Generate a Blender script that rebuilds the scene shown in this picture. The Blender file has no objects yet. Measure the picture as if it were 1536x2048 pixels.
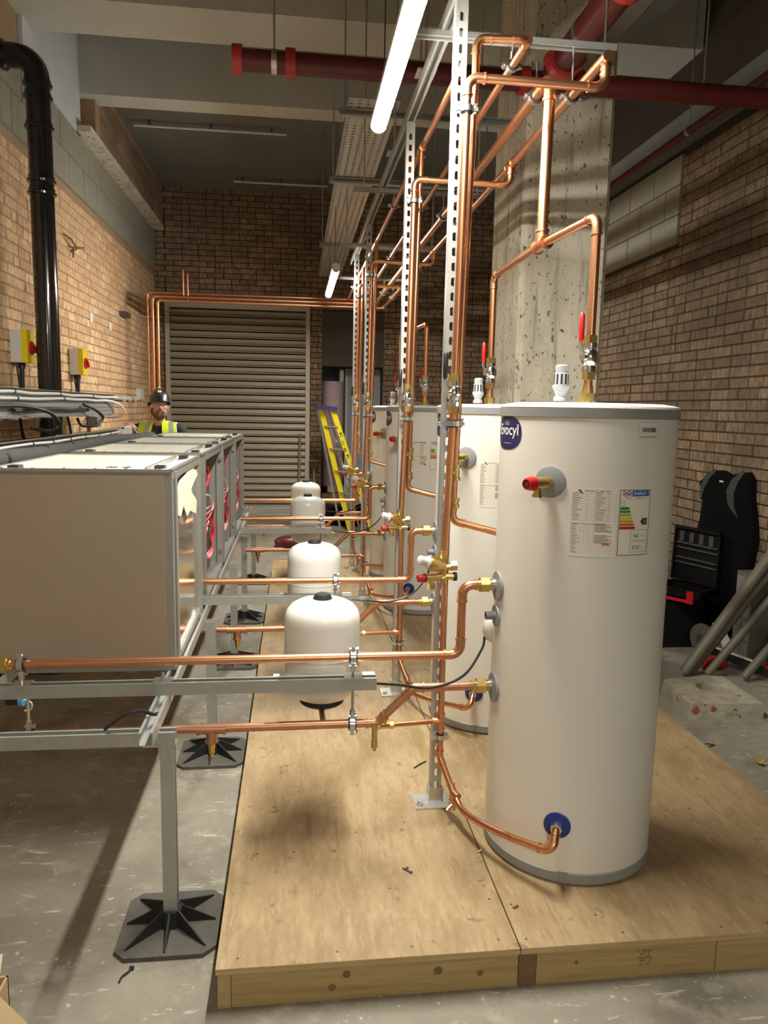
import bpy, math, random
import numpy as np
from mathutils import Vector, Matrix
random.seed(7)
S = bpy.context.scene
COL = S.collection
PI = math.pi

# ------------------------------------------------------------------ camera
FPX, CX, CY, H = 1486.0, 768.0, 1024.0, 1.61
_y = np.array([590 - CX, 815 - CY, FPX]); _y /= np.linalg.norm(_y)
_d = np.array([557 - CX, 11770 - CY, FPX]); _d = _d - _d.dot(_y) * _y; _d /= np.linalg.norm(_d)
_x = np.cross(_d, _y)
RW = np.stack([_x, _y, -_d], 0)              # world = RW @ (right, down, forward)
def proj(p):
    c = RW.T @ (np.array(p, float) - np.array([0, 0, H]))
    if c[2] < .05: return None
    return CX + FPX * c[0] / c[2], CY + FPX * c[1] / c[2]
cam_d = bpy.data.cameras.new('camera')
cam = bpy.data.objects.new('camera', cam_d); COL.objects.link(cam)
cam_d.sensor_fit = 'HORIZONTAL'; cam_d.sensor_width = 36.0; cam_d.lens = 36.0 * FPX / 1536.0
cam_d.clip_start = .02; cam_d.clip_end = 60
mw = Matrix.Identity(4)
for i in range(3):
    mw[i][0] = RW[i][0]; mw[i][1] = -RW[i][1]; mw[i][2] = -RW[i][2]
mw[2][3] = H
cam.matrix_world = mw
S.camera = cam
# ------------------------------------------------------------------ world, exposure
W = bpy.data.worlds.new('world'); S.world = W; W.use_nodes = True
W.node_tree.nodes['Background'].inputs[0].default_value = (.9, .95, 1, 1)
W.node_tree.nodes['Background'].inputs[1].default_value = .02
S.view_settings.view_transform = 'Standard'; S.view_settings.look = 'None'
S.view_settings.gamma = 1.0; S.view_settings.exposure = 1.75
S.view_settings.use_curve_mapping = False
LAMP_STRENGTH = 102.0

# ------------------------------------------------------------------ materials
M = {}
def nd(nt, t, **k):
    n = nt.nodes.new(t)
    for a, b in k.items(): setattr(n, a, b)
    return n
def rgb(c): return (c[0], c[1], c[2], 1.0)
def mat(name, col, rough=.5, metal=0., col2=None, scale=8., amt=1., bump=0., bscale=60., stretch=(1, 1, 1),
        emit=None, alpha=None, detail=4., rough2=None, speck=None, speck_scale=90., speck_amt=.62, coat=0., trans=0.):
    m = bpy.data.materials.new(name); m.use_nodes = True; nt = m.node_tree
    b = nt.nodes['Principled BSDF']
    b.inputs['Roughness'].default_value = rough; b.inputs['Metallic'].default_value = metal
    b.inputs['Base Color'].default_value = rgb(col)
    if coat: b.inputs['Coat Weight'].default_value = coat
    if trans: b.inputs['Transmission Weight'].default_value = trans
    m.diffuse_color = rgb(col)
    if col2 is not None or bump:
        tc = nd(nt, 'ShaderNodeTexCoord'); mp = nd(nt, 'ShaderNodeMapping'); mp.inputs['Scale'].default_value = stretch
        nt.links.new(tc.outputs['Object'], mp.inputs['Vector'])
    last = None
    if col2 is not None:
        no = nd(nt, 'ShaderNodeTexNoise'); no.inputs['Scale'].default_value = scale; no.inputs['Detail'].default_value = detail
        no.inputs['Roughness'].default_value = .65
        nt.links.new(mp.outputs[0], no.inputs['Vector'])
        r = nd(nt, 'ShaderNodeValToRGB'); r.color_ramp.elements[0].position = .5 - .25 / max(amt, .1); r.color_ramp.elements[1].position = .5 + .25 / max(amt, .1)
        r.color_ramp.elements[0].color = rgb(col); r.color_ramp.elements[1].color = rgb(col2)
        nt.links.new(no.outputs['Fac'], r.inputs['Fac']); last = r.outputs['Color']
        if rough2 is not None:
            mr = nd(nt, 'ShaderNodeMapRange'); mr.inputs['To Min'].default_value = rough; mr.inputs['To Max'].default_value = rough2
            nt.links.new(no.outputs['Fac'], mr.inputs['Value']); nt.links.new(mr.outputs[0], b.inputs['Roughness'])
        if speck is not None:
            n2 = nd(nt, 'ShaderNodeTexNoise'); n2.inputs['Scale'].default_value = speck_scale; n2.inputs['Detail'].default_value = 3
            nt.links.new(mp.outputs[0], n2.inputs['Vector'])
            r2 = nd(nt, 'ShaderNodeValToRGB'); r2.color_ramp.elements[0].position = speck_amt; r2.color_ramp.elements[1].position = speck_amt + .06
            r2.color_ramp.elements[0].color = (0, 0, 0, 1); r2.color_ramp.elements[1].color = (1, 1, 1, 1)
            nt.links.new(n2.outputs['Fac'], r2.inputs['Fac'])
            mx = nd(nt, 'ShaderNodeMix', data_type='RGBA')
            nt.links.new(r2.outputs['Color'], mx.inputs['Factor']); nt.links.new(last, mx.inputs[6]); mx.inputs[7].default_value = rgb(speck)
            last = mx.outputs[2]
        nt.links.new(last, b.inputs['Base Color'])
    if bump:
        nb = nd(nt, 'ShaderNodeTexNoise'); nb.inputs['Scale'].default_value = bscale; nb.inputs['Detail'].default_value = 3
        nt.links.new(mp.outputs[0], nb.inputs['Vector'])
        bp = nd(nt, 'ShaderNodeBump'); bp.inputs['Strength'].default_value = bump; bp.inputs['Distance'].default_value = .01
        nt.links.new(nb.outputs['Fac'], bp.inputs['Height']); nt.links.new(bp.outputs['Normal'], b.inputs['Normal'])
    if emit:
        b.inputs['Emission Color'].default_value = rgb(emit[0]); b.inputs['Emission Strength'].default_value = emit[1]
    M[name] = m
    return m

def brick_mat(name, cols, mort_dark):
    m = bpy.data.materials.new(name); m.use_nodes = True; nt = m.node_tree; b = nt.nodes['Principled BSDF']
    b.inputs['Roughness'].default_value = .9
    oi = nd(nt, 'ShaderNodeObjectInfo'); ge = nd(nt, 'ShaderNodeNewGeometry')
    ad = nd(nt, 'ShaderNodeMath', operation='ADD'); fr = nd(nt, 'ShaderNodeMath', operation='FRACT')
    nt.links.new(oi.outputs['Random'], ad.inputs[0]); nt.links.new(ge.outputs['Random Per Island'], ad.inputs[1]); nt.links.new(ad.outputs[0], fr.inputs[0])
    r = nd(nt, 'ShaderNodeValToRGB'); e = r.color_ramp.elements
    e[0].position = 0; e[0].color = rgb(cols[0]); e[1].position = 1; e[1].color = rgb(cols[-1])
    for i, c in enumerate(cols[1:-1]):
        q = e.new((i + 1) / (len(cols) - 1)); q.color = rgb(c)
    nt.links.new(fr.outputs[0], r.inputs['Fac'])
    mp = nd(nt, 'ShaderNodeMapping'); mp.inputs['Scale'].default_value = (1, 1, .35)
    nt.links.new(ge.outputs['Position'], mp.inputs['Vector'])
    no = nd(nt, 'ShaderNodeTexNoise'); no.inputs['Scale'].default_value = 42; no.inputs['Detail'].default_value = 6
    nt.links.new(mp.outputs[0], no.inputs['Vector'])
    hv = nd(nt, 'ShaderNodeHueSaturation'); mr = nd(nt, 'ShaderNodeMapRange'); mr.inputs['From Min'].default_value = .3; mr.inputs['From Max'].default_value = .7
    mr.inputs['To Min'].default_value = .55; mr.inputs['To Max'].default_value = 1.4
    nt.links.new(no.outputs['Fac'], mr.inputs['Value']); nt.links.new(mr.outputs[0], hv.inputs['Value']); nt.links.new(r.outputs['Color'], hv.inputs['Color'])
    n2 = nd(nt, 'ShaderNodeTexNoise'); n2.inputs['Scale'].default_value = 1.3; n2.inputs['Detail'].default_value = 5
    nt.links.new(ge.outputs['Position'], n2.inputs['Vector'])
    m2 = nd(nt, 'ShaderNodeMapRange'); m2.inputs['From Min'].default_value = .38; m2.inputs['From Max'].default_value = .62
    m2.inputs['To Min'].default_value = 0; m2.inputs['To Max'].default_value = .55
    nt.links.new(n2.outputs['Fac'], m2.inputs['Value'])
    mx = nd(nt, 'ShaderNodeMix', data_type='RGBA'); nt.links.new(m2.outputs[0], mx.inputs['Factor']); nt.links.new(hv.outputs['Color'], mx.inputs[6]); mx.inputs[7].default_value = rgb(mort_dark)
    nt.links.new(mx.outputs[2], b.inputs['Base Color'])
    bp = nd(nt, 'ShaderNodeBump'); bp.inputs['Strength'].default_value = .6; bp.inputs['Distance'].default_value = .006
    nt.links.new(no.outputs['Fac'], bp.inputs['Height']); nt.links.new(bp.outputs['Normal'], b.inputs['Normal'])
    M[name] = m

def perf_mat(name, col, pitch, rad, axes=(0, 1), metal=.8, rough=.45):
    """galvanised sheet with real see-through perforations on a grid"""
    m = bpy.data.materials.new(name); m.use_nodes = True; nt = m.node_tree; b = nt.nodes['Principled BSDF']
    b.inputs['Base Color'].default_value = rgb(col); b.inputs['Metallic'].default_value = metal; b.inputs['Roughness'].default_value = rough
    ge = nd(nt, 'ShaderNodeNewGeometry'); sp = nd(nt, 'ShaderNodeSeparateXYZ'); nt.links.new(ge.outputs['Position'], sp.inputs[0])
    outs = []
    for a in axes:
        dv = nd(nt, 'ShaderNodeMath', operation='DIVIDE'); dv.inputs[1].default_value = pitch; nt.links.new(sp.outputs[a], dv.inputs[0])
        fr = nd(nt, 'ShaderNodeMath', operation='FRACT'); nt.links.new(dv.outputs[0], fr.inputs[0])
        sb = nd(nt, 'ShaderNodeMath', operation='SUBTRACT'); sb.inputs[1].default_value = .5; nt.links.new(fr.outputs[0], sb.inputs[0])
        sq = nd(nt, 'ShaderNodeMath', operation='MULTIPLY'); nt.links.new(sb.outputs[0], sq.inputs[0]); nt.links.new(sb.outputs[0], sq.inputs[1]); outs.append(sq)
    ad = nd(nt, 'ShaderNodeMath', operation='ADD'); nt.links.new(outs[0].outputs[0], ad.inputs[0]); nt.links.new(outs[1].outputs[0], ad.inputs[1])
    gt = nd(nt, 'ShaderNodeMath', operation='GREATER_THAN'); gt.inputs[1].default_value = (rad / pitch) ** 2; nt.links.new(ad.outputs[0], gt.inputs[0])
    nt.links.new(gt.outputs[0], b.inputs['Alpha'])
    M[name] = m

mat('copper', (.80, .40, .22), .28, 1., (.62, .29, .15), 14, .8, rough2=.42)
mat('copper_worn', (.50, .25, .15), .34, 1., (.70, .36, .22), 16, .8, rough2=.5)
mat('brass', (.78, .58, .22), .3, 1., (.62, .45, .16), 40, .8)
mat('zinc', (.72, .73, .73), .32, 1., (.55, .56, .56), 60, .8)
mat('strut_steel', (.52, .53, .51), .42, .6, (.42, .43, .41), 25, .8, stretch=(1, 1, 1))
mat('chrome', (.75, .75, .74), .18, 1.)
mat('rubber', (.02, .02, .02), .7)
mat('rubber_dusty', (.075, .07, .06), .85, 0, (.14, .13, .11), 30, .9)
mat('white_enamel', (.78, .77, .73), .22, 0., (.74, .73, .69), 2.2, .5, coat=.2)
mat('vessel_white', (.82, .82, .77), .28, 0., coat=.2)
mat('cyl_white', (.83, .81, .755), .33, 0., (.79, .77, .715), 1.5, .6)
mat('lid_white', (.80, .80, .76), .4)
mat('band_grey', (.30, .305, .30), .5)
mat('boss_grey', (.27, .28, .29), .5)
mat('pipe_grey', (.20, .21, .22), .4)
mat('blue_boss', (.012, .03, .22), .4)
mat('navy', (.022, .018, .10), .35)
mat('white_print', (.85, .85, .85), .5)
mat('paper', (.86, .82, .72), .5)
mat('ink', (.06, .06, .06), .6)
mat('ink_grey', (.28, .27, .26), .6)
mat('print_blue', (.01, .16, .42), .5)
mat('print_orange', (.62, .16, .05), .5)
for n_, c_ in (('g1', (.03, .22, .04)), ('g2', (.08, .27, .04)), ('g3', (.42, .48, .08)), ('g4', (.72, .62, .04)), ('g5', (.66, .35, .03)), ('g6', (.60, .14, .02)), ('g7', (.52, .02, .02))):
    mat('band_' + n_, c_, .5)
mat('red_plastic', (.55, .015, .02), .35)
mat('pale_plastic', (.66, .66, .64), .45)
mat('grey_plastic', (.42, .44, .47), .45)
mat('yellow_plastic', (.78, .62, .01), .35)
mat('black_plastic', (.018, .018, .02), .38)
mat('black_gloss', (.012, .012, .012), .16, coat=.5)
def layered(name, base, layers, rough=.6, bump=.15, bscale=60, coord='Object'):
    """base colour with a stack of (colour, scale, stretch, lo, hi, strength) noise masks"""
    m = bpy.data.materials.new(name); m.use_nodes = True; nt = m.node_tree; b = nt.nodes['Principled BSDF']; b.inputs['Roughness'].default_value = rough
    tc = nd(nt, 'ShaderNodeTexCoord'); last = nd(nt, 'ShaderNodeRGB'); last.outputs[0].default_value = rgb(base); last = last.outputs[0]
    for k, (c, sc, st, lo, hi, am) in enumerate(layers):
        mp = nd(nt, 'ShaderNodeMapping'); mp.inputs['Scale'].default_value = st; mp.inputs['Location'].default_value = (k * 3.7, k * 1.9, k * .7); mp.inputs['Rotation'].default_value = (0, 0, .35 * k if st[0] != st[1] and am < 0 else 0)
        nt.links.new(tc.outputs[coord], mp.inputs['Vector'])
        no = nd(nt, 'ShaderNodeTexNoise'); no.inputs['Scale'].default_value = sc; no.inputs['Detail'].default_value = 8; no.inputs['Roughness'].default_value = .62; nt.links.new(mp.outputs[0], no.inputs['Vector'])
        mr = nd(nt, 'ShaderNodeMapRange'); mr.inputs['From Min'].default_value = lo; mr.inputs['From Max'].default_value = hi; mr.inputs['To Max'].default_value = abs(am); nt.links.new(no.outputs['Fac'], mr.inputs['Value'])
        mx = nd(nt, 'ShaderNodeMix', data_type='RGBA'); nt.links.new(mr.outputs[0], mx.inputs['Factor']); nt.links.new(last, mx.inputs[6]); mx.inputs[7].default_value = rgb(c); last = mx.outputs[2]
    nt.links.new(last, b.inputs['Base Color'])
    nb = nd(nt, 'ShaderNodeTexNoise'); nb.inputs['Scale'].default_value = bscale; nb.inputs['Detail'].default_value = 4; nt.links.new(tc.outputs[coord], nb.inputs['Vector'])
    bp_ = nd(nt, 'ShaderNodeBump'); bp_.inputs['Strength'].default_value = bump; bp_.inputs['Distance'].default_value = .008; nt.links.new(nb.outputs['Fac'], bp_.inputs['Height']); nt.links.new(bp_.outputs['Normal'], b.inputs['Normal'])
    M[name] = m
layered('plywood', (.415, .297, .155), [((.285, .187, .088), 3.0, (1.6, .8, 1), .44, .62, .85), ((.48, .365, .205), 11, (2.2, .5, 1), .50, .70, .7), ((.30, .195, .09), 26, (2.5, .35, 1), .52, .66, .7), ((.51, .395, .235), 70, (1, .25, 1), .56, .72, .6), ((.20, .125, .06), 17, (1, 1, 1), .63, .69, .8)], .62, .1, 50)
layered('floor', (.25, .225, .175), [((.36, .335, .27), 1.3, (1, 1, 1), .42, .62, .8), ((.15, .13, .10), 3.2, (1, 1.3, 1), .52, .68, .75), ((.42, .39, .32), 9, (1, 1, 1), .54, .68, .6), ((.58, .55, .47), 22, (.35, 1.6, 1), .62, .68, -.75), ((.62, .58, .50), 34, (1, 1, 1), .645, .69, .85), ((.11, .095, .07), 60, (1, 1, 1), .62, .72, .5)], .55, .25, 45)
layered('concrete', (.72, .67, .535), [((.50, .46, .36), 2.6, (1.2, 1.2, .35), .45, .65, .8), ((.80, .75, .60), 9, (1, 1, .4), .52, .70, .6), ((.30, .265, .20), 7, (2.2, 2.2, .16), .55, .66, .8), ((.12, .10, .07), 34, (1, 1, .6), .60, .625, .95), ((.16, .13, .095), 80, (1, 1, .6), .60, .66, .8)], .88, .35, 40)
layered('timber', (.42, .30, .125), [((.30, .20, .08), 5, (.6, 1, 9), .45, .66, .8), ((.50, .38, .18), 14, (.5, 1, 7), .52, .70, .6), ((.20, .12, .05), 9, (1.2, 1, 2.2), .66, .72, .8)], .65, .1, 40)
mat('knot', (.25, .155, .06), .7, 0, (.13, .075, .03), 90, 1.3)
mat('ply_edge', (.42, .29, .13), .75, 0, (.56, .42, .22), 120, 1.2, stretch=(.05, .05, 1))
mat('timber_end', (.53, .38, .19), .75, 0, (.40, .27, .12), 30, 1)
mat('timber_dark', (.14, .09, .045), .8, 0, (.22, .14, .07), 60, 1)
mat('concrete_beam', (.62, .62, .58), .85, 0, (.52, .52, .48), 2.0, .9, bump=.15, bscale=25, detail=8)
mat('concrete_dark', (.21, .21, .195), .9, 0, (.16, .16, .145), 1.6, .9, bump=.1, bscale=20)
mat('painted_wall', (.70, .72, .76), .8, 0, (.58, .60, .64), 3, .8)
mat('block', (.36, .34, .275), .9, 0, (.29, .27, .215), 10, .9, bump=.3, bscale=90)
mat('mortar_left', (.44, .30, .18), .95, 0, (.34, .23, .14), 12, .9, bump=.4, bscale=70)
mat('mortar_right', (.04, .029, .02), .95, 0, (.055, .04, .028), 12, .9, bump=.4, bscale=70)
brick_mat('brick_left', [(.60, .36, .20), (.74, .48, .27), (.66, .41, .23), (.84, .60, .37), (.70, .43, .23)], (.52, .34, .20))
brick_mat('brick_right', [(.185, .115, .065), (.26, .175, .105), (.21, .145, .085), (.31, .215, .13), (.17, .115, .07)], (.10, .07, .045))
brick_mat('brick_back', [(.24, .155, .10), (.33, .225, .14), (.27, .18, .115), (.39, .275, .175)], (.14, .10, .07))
mat('red_paint', (.13, .019, .016), .4, 0, (.10, .015, .013), 6, .8)
mat('red_coupling', (.42, .035, .028), .35)
mat('shutter', (.38, .335, .255), .45, .25, (.31, .27, .205), 5, .8, stretch=(.4, 1, 3))
mat('shutter_frame', (.50, .46, .37), .5, .3)
mat('unit_panel', (.41, .335, .26), .38, .25, (.38, .305, .235), 2.5, .7, bump=.04, bscale=120)
mat('unit_frame', (.40, .40, .37), .42, .6, (.34, .34, .31), 20, .8)
mat('unit_top', (.86, .85, .76), .45, .1, (.74, .73, .64), 4, .8)
mat('unit_inner', (.16, .13, .15), .4, .3)
mat('stainless', (.72, .70, .64), .12, 1., bump=.05, bscale=6, stretch=(1, 1, 4))
mat('cream_tape', (.80, .76, .60), .7)
mat('red_cable', (.62, .04, .05), .4)
mat('white_cable', (.80, .80, .77), .4)
mat('foam_black', (.06, .06, .058), .85, 0, (.10, .10, .095), 20, .9, bump=.2, bscale=60)
mat('lamp_housing', (.72, .72, .72), .5)
mat('lamp_diffuser', (1, 1, 1), .5, emit=((1.0, .965, .86), LAMP_STRENGTH))
perf_mat('tray_ceiling', (.62, .61, .56), .05, .011, (0, 1), .35, .5)
perf_mat('tray_wall', (.50, .51, .52), .028, .0055, (1, 2))
mat('tray_lip', (.45, .46, .46), .45, .8)
mat('skin', (.66, .39, .28), .5, 0, (.58, .32, .23), 18, .8)
mat('beard', (.13, .075, .045), .85, 0, (.20, .12, .07), 70, 1)
mat('eye_white', (.75, .72, .68), .3)
mat('eye_dark', (.05, .035, .03), .25)
mat('lip', (.42, .18, .14), .5)
mat('shirt', (.028, .028, .032), .9, 0, (.04, .04, .045), 20, .8)
mat('hivis', (.62, .78, .02), .6)
mat('reflective', (.42, .42, .43), .4, .4)
mat('trousers', (.03, .032, .045), .9)
mat('helmet', (.015, .015, .017), .35, coat=.3)
mat('mauve', (.55, .42, .48), .7, 0, (.48, .35, .41), 6, .7)
mat('panel_grey', (.42, .44, .47), .6)
mat('panel_dark', (.075, .065, .05), .8, 0, (.10, .085, .07), 5, .8)
mat('ladder_yellow', (.82, .70, .02), .45)
mat('alu', (.62, .63, .64), .35, .9)
mat('wood_handle', (.32, .23, .13), .6)
mat('cardboard', (.50, .36, .19), .8, 0, (.44, .31, .155), 6, .8)
mat('cardboard_edge', (.66, .54, .36), .8)
mat('tube_olive', (.15, .137, .092), .5, 0, (.115, .105, .07), 8, .8)
mat('black_fabric', (.004, .004, .0045), 1.0)
M['black_fabric'].node_tree.nodes['Principled BSDF'].inputs['Specular IOR Level'].default_value = .1
mat('black_dull', (.006, .006, .0065), .55)
M['black_dull'].node_tree.nodes['Principled BSDF'].inputs['Specular IOR Level'].default_value = .25
mat('strap_grey', (.035, .042, .037), .8)
mat('block_slab', (.50, .46, .36), .9, 0, (.25, .23, .175), 9, 1.2, bump=.6, bscale=40, detail=9, speck=(.06, .06, .05), speck_scale=30, speck_amt=.66)
mat('red_stain', (.36, .10, .07), .85)
mat('red_cloth', (.42, .01, .02), .85)
mat('leaf', (.50, .28, .04), .6)
mat('void_black', (.01, .01, .012), .9)
mat('grey_board', (.13, .13, .115), .7)
mat('print_white', (.22, .22, .20), .6)
mat('dark_metal', (.12, .12, .12), .5, .6)

# ------------------------------------------------------------------ geometry helpers
ORG = {}
def V3(p): return Vector((float(p[0]), float(p[1]), float(p[2])))
class G:
    def __init__(s): s.v = []; s.f = []
    def add(s, vs, fs):
        o = len(s.v); s.v += [tuple(x) for x in vs]; s.f += [[i + o for i in f] for f in fs]; return s
    def mm(s, a, b):
        (x0, y0, z0), (x1, y1, z1) = a, b
        return s.add([(x0, y0, z0), (x1, y0, z0), (x1, y1, z0), (x0, y1, z0), (x0, y0, z1), (x1, y0, z1), (x1, y1, z1), (x0, y1, z1)],
                     [(0, 3, 2, 1), (4, 5, 6, 7), (0, 1, 5, 4), (1, 2, 6, 5), (2, 3, 7, 6), (3, 0, 4, 7)])
    def bar(s, p0, p1, w, h, up=(0, 0, 1)):
        """rectangular bar from p0 to p1, w across, h along 'up'"""
        p0, p1 = V3(p0), V3(p1); d = (p1 - p0).normalized(); u = V3(up); sd = d.cross(u)
        if sd.length < 1e-5: sd = d.cross(Vector((1, 0, 0)))
        sd.normalize(); u = sd.cross(d).normalized()
        q = []
        for p in (p0, p1):
            for a, b in ((-1, -1), (1, -1), (1, 1), (-1, 1)): q.append(p + sd * (a * w / 2) + u * (b * h / 2))
        return s.add(q, [(0, 1, 2, 3), (7, 6, 5, 4), (0, 4, 5, 1), (1, 5, 6, 2), (2, 6, 7, 3), (3, 7, 4, 0)])
    def lathe(s, o, ax, prof, n=24, a0=0.):
        """prof = [(radius, height along ax)]"""
        o = V3(o); ax = V3(ax).normalized(); e1 = ax.orthogonal().normalized()
        if abs(ax.z) > .9: e1 = Vector((1, 0, 0))
        e2 = ax.cross(e1).normalized(); e1 = e2.cross(ax).normalized()
        vs = []; fs = []; idx = []
        for r, h in prof:
            if r < 1e-6: idx.append([len(vs)]); vs.append(o + ax * h)
            else:
                idx.append(list(range(len(vs), len(vs) + n)))
                for k in range(n):
                    t = a0 + 2 * PI * k / n; vs.append(o + ax * h + (e1 * math.cos(t) + e2 * math.sin(t)) * r)
        for a, b in zip(idx[:-1], idx[1:]):
            if len(a) == 1 and len(b) == 1: continue
            for k in range(n):
                k2 = (k + 1) % n
                if len(a) == 1: fs.append((a[0], b[k2], b[k]))
                elif len(b) == 1: fs.append((a[k], a[k2], b[0]))
                else: fs.append((a[k], a[k2], b[k2], b[k]))
        return s.add(vs, fs)
    def rod(s, p0, p1, r, n=12, r2=None, a0=0.):
        p0, p1 = V3(p0), V3(p1); L = (p1 - p0).length
        return s.lathe(p0, p1 - p0, [(0, 0), (r, 0), (r if r2 is None else r2, L), (0, L)], n, a0)
    def ring(s, p, ax, r0, r1, w, n=18):
        ax = V3(ax).normalized()
        return s.lathe(V3(p) - ax * w / 2, ax, [(r0, 0), (r1, 0), (r1, w), (r0, w), (r0, 0)], n)
    def sweep(s, pts, r, n=10, closed=False, flat=None):
        pts = [V3(p) for p in pts]; N = len(pts); rs = r if isinstance(r, (list, tuple)) else [r] * N
        T = []
        for i in range(N):
            a = pts[(i - 1) % N] if (closed or i > 0) else pts[i]; b = pts[(i + 1) % N] if (closed or i < N - 1) else pts[i]
            T.append((b - a).normalized())
        e = T[0].orthogonal().normalized(); vs = []; fs = []
        for i in range(N):
            e = (e - T[i] * e.dot(T[i])).normalized(); f2 = T[i].cross(e)
            for k in range(n):
                t = 2 * PI * k / n; vs.append(pts[i] + (e * math.cos(t) + f2 * math.sin(t)) * rs[i])
        for i in range(N if closed else N - 1):
            j = (i + 1) % N
            for k in range(n):
                k2 = (k + 1) % n; fs.append((i * n + k, i * n + k2, j * n + k2, j * n + k))
        if not closed: fs.append(tuple(range(n - 1, -1, -1))); fs.append(tuple((N - 1) * n + k for k in range(n)))
        return s.add(vs, fs)
    def prism(s, poly, d):
        """closed polygon (3-D points) pushed along d"""
        d = V3(d); n = len(poly); p = [V3(q) for q in poly]
        return s.add(p + [q + d for q in p], [tuple(range(n)), tuple(range(2 * n - 1, n - 1, -1))] + [(i, n + i, n + (i + 1) % n, (i + 1) % n) for i in range(n)])
    def ribbon(s, cen, sides, ups, w, t):
        """strip of width w, thickness t along centre points"""
        n = len(cen); vs = []; fs = []
        for c, sd, u in zip(cen, sides, ups):
            c, sd, u = V3(c), V3(sd).normalized(), V3(u).normalized()
            for a, b in ((-1, 0), (1, 0), (1, 1), (-1, 1)): vs.append(c + sd * (a * w / 2) + u * (b * t))
        for i in range(n - 1):
            for k in range(4):
                k2 = (k + 1) % 4; fs.append((4 * i + k, 4 * i + k2, 4 * i + 4 + k2, 4 * i + 4 + k))
        fs += [(3, 2, 1, 0), tuple(4 * (n - 1) + k for k in range(4))]
        return s.add(vs, fs)
    def obj(s, name, m, parent=None, smooth=True, loc=None, ang=38):
        me = bpy.data.meshes.new(name)
        if parent is not None: o_ = ORG[parent]
        elif loc is not None: o_ = V3(loc)
        else:
            a = np.array(s.v); o_ = V3(((a[:, 0].min() + a[:, 0].max()) / 2, (a[:, 1].min() + a[:, 1].max()) / 2, a[:, 2].min()))
        me.from_pydata([(x - o_.x, y - o_.y, z - o_.z) for x, y, z in s.v], [], s.f)
        me.validate(); me.update()
        if smooth:
            me.polygons.foreach_set('use_smooth', [True] * len(me.polygons)); me.set_sharp_from_angle(angle=math.radians(ang))
        me.materials.append(M[m] if isinstance(m, str) else m)
        ob = bpy.data.objects.new(name, me); COL.objects.link(ob)
        if parent is not None: ob.parent = parent
        else: ob.location = o_
        ORG[ob] = o_
        return ob
def fixn(ob):
    import bmesh
    bm = bmesh.new(); bm.from_mesh(ob.data); bmesh.ops.recalc_face_normals(bm, faces=bm.faces); bm.to_mesh(ob.data); bm.free(); return ob
def tag(o, label, cat, group=None, kind=None):
    o['label'] = label; o['category'] = cat
    if group: o['group'] = group
    if kind: o['kind'] = kind
    return o
def thing(name, label, cat, loc, group=None, kind=None):
    e = bpy.data.objects.new(name, None); e.empty_display_size = .05; COL.objects.link(e); e.location = V3(loc); ORG[e] = V3(loc)
    return tag(e, label, cat, group, kind)
def bez(pts, n=8):
    """Catmull-Rom through points"""
    p = [V3(q) for q in pts]; p = [p[0] * 2 - p[1]] + p + [p[-1] * 2 - p[-2]]; out = []
    for i in range(1, len(p) - 2):
        for k in range(n):
            t = k / n; a, b, c, d = p[i - 1], p[i], p[i + 1], p[i + 2]
            out.append(.5 * ((2 * b) + (c - a) * t + (2 * a - 5 * b + 4 * c - d) * t * t + (3 * b - a - 3 * c + d) * t ** 3))
    out.append(p[-2]); return out

# ---- plumbing
def elbow_geo(a, b, c, r, g, br=None):
    """press elbow at corner b; returns trimmed points on both legs"""
    a, b, c = V3(a), V3(b), V3(c); d1 = (a - b).normalized(); d2 = (c - b).normalized()
    cosv = max(-1, min(1, d1.dot(d2))); th = math.acos(cosv); R = br or r * 2.4
    t = R / math.tan(th / 2); p1 = b + d1 * t; p2 = b + d2 * t
    cen = b + (d1 + d2).normalized() * (R / math.sin(th / 2)); u = (p1 - cen); w = (p2 - cen); tot = PI - th
    ax = u.cross(w).normalized(); arc = []
    for k in range(9):
        q = Matrix.Rotation(tot * k / 8, 3, ax) @ u; arc.append(cen + q)
    e = r * 1.5
    if g is not None:
        g.sweep([p1 + d1 * e] + arc + [p2 + d2 * e], r * 1.1, 12)
        for p, d in ((p1, d1), (p2, d2)): g.ring(p + d * e * .92, d, r * .9, r * 1.3, r * .42, 14)
    return p1 + d1 * e * .5, p2 + d2 * e * .5
def pipe_run(root, pts, r, m='copper', fm=None, bends=None, names=('pipe', 'elbow')):
    fm = fm or m; P = [V3(p) for p in pts]; starts = P[0]
    for i in range(1, len(P)):
        if i < len(P) - 1:
            g = G(); e0, e1 = elbow_geo(P[i - 1], P[i], P[i + 1], r, g, None if not bends else bends.get(i))
            g.obj(names[1], fm, root)
        else: e0 = e1 = P[i]
        if (e0 - starts).length > .004: G().rod(starts, e0, r, 14).obj(names[0], m, root)
        starts = e1
def tee(root, p, dirs, r, m='copper', L=2.6, name='tee'):
    g = G()
    for d in dirs:
        d = V3(d).normalized(); g.rod(p, V3(p) + d * r * L, r * 1.13, 12); g.ring(V3(p) + d * r * L * .93, d, r * .9, r * 1.32, r * .42, 14)
    return g.obj(name, m, root)
def coupling(root, p, ax, r, m='copper', L=3.):
    ax = V3(ax).normalized(); g = G().rod(V3(p) - ax * r * L / 2, V3(p) + ax * r * L / 2, r * 1.13, 12)
    for s in (-1, 1): g.ring(V3(p) + ax * s * r * L * .46, ax, r * .9, r * 1.3, r * .4, 14)
    return g.obj('coupling', m, root)
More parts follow.
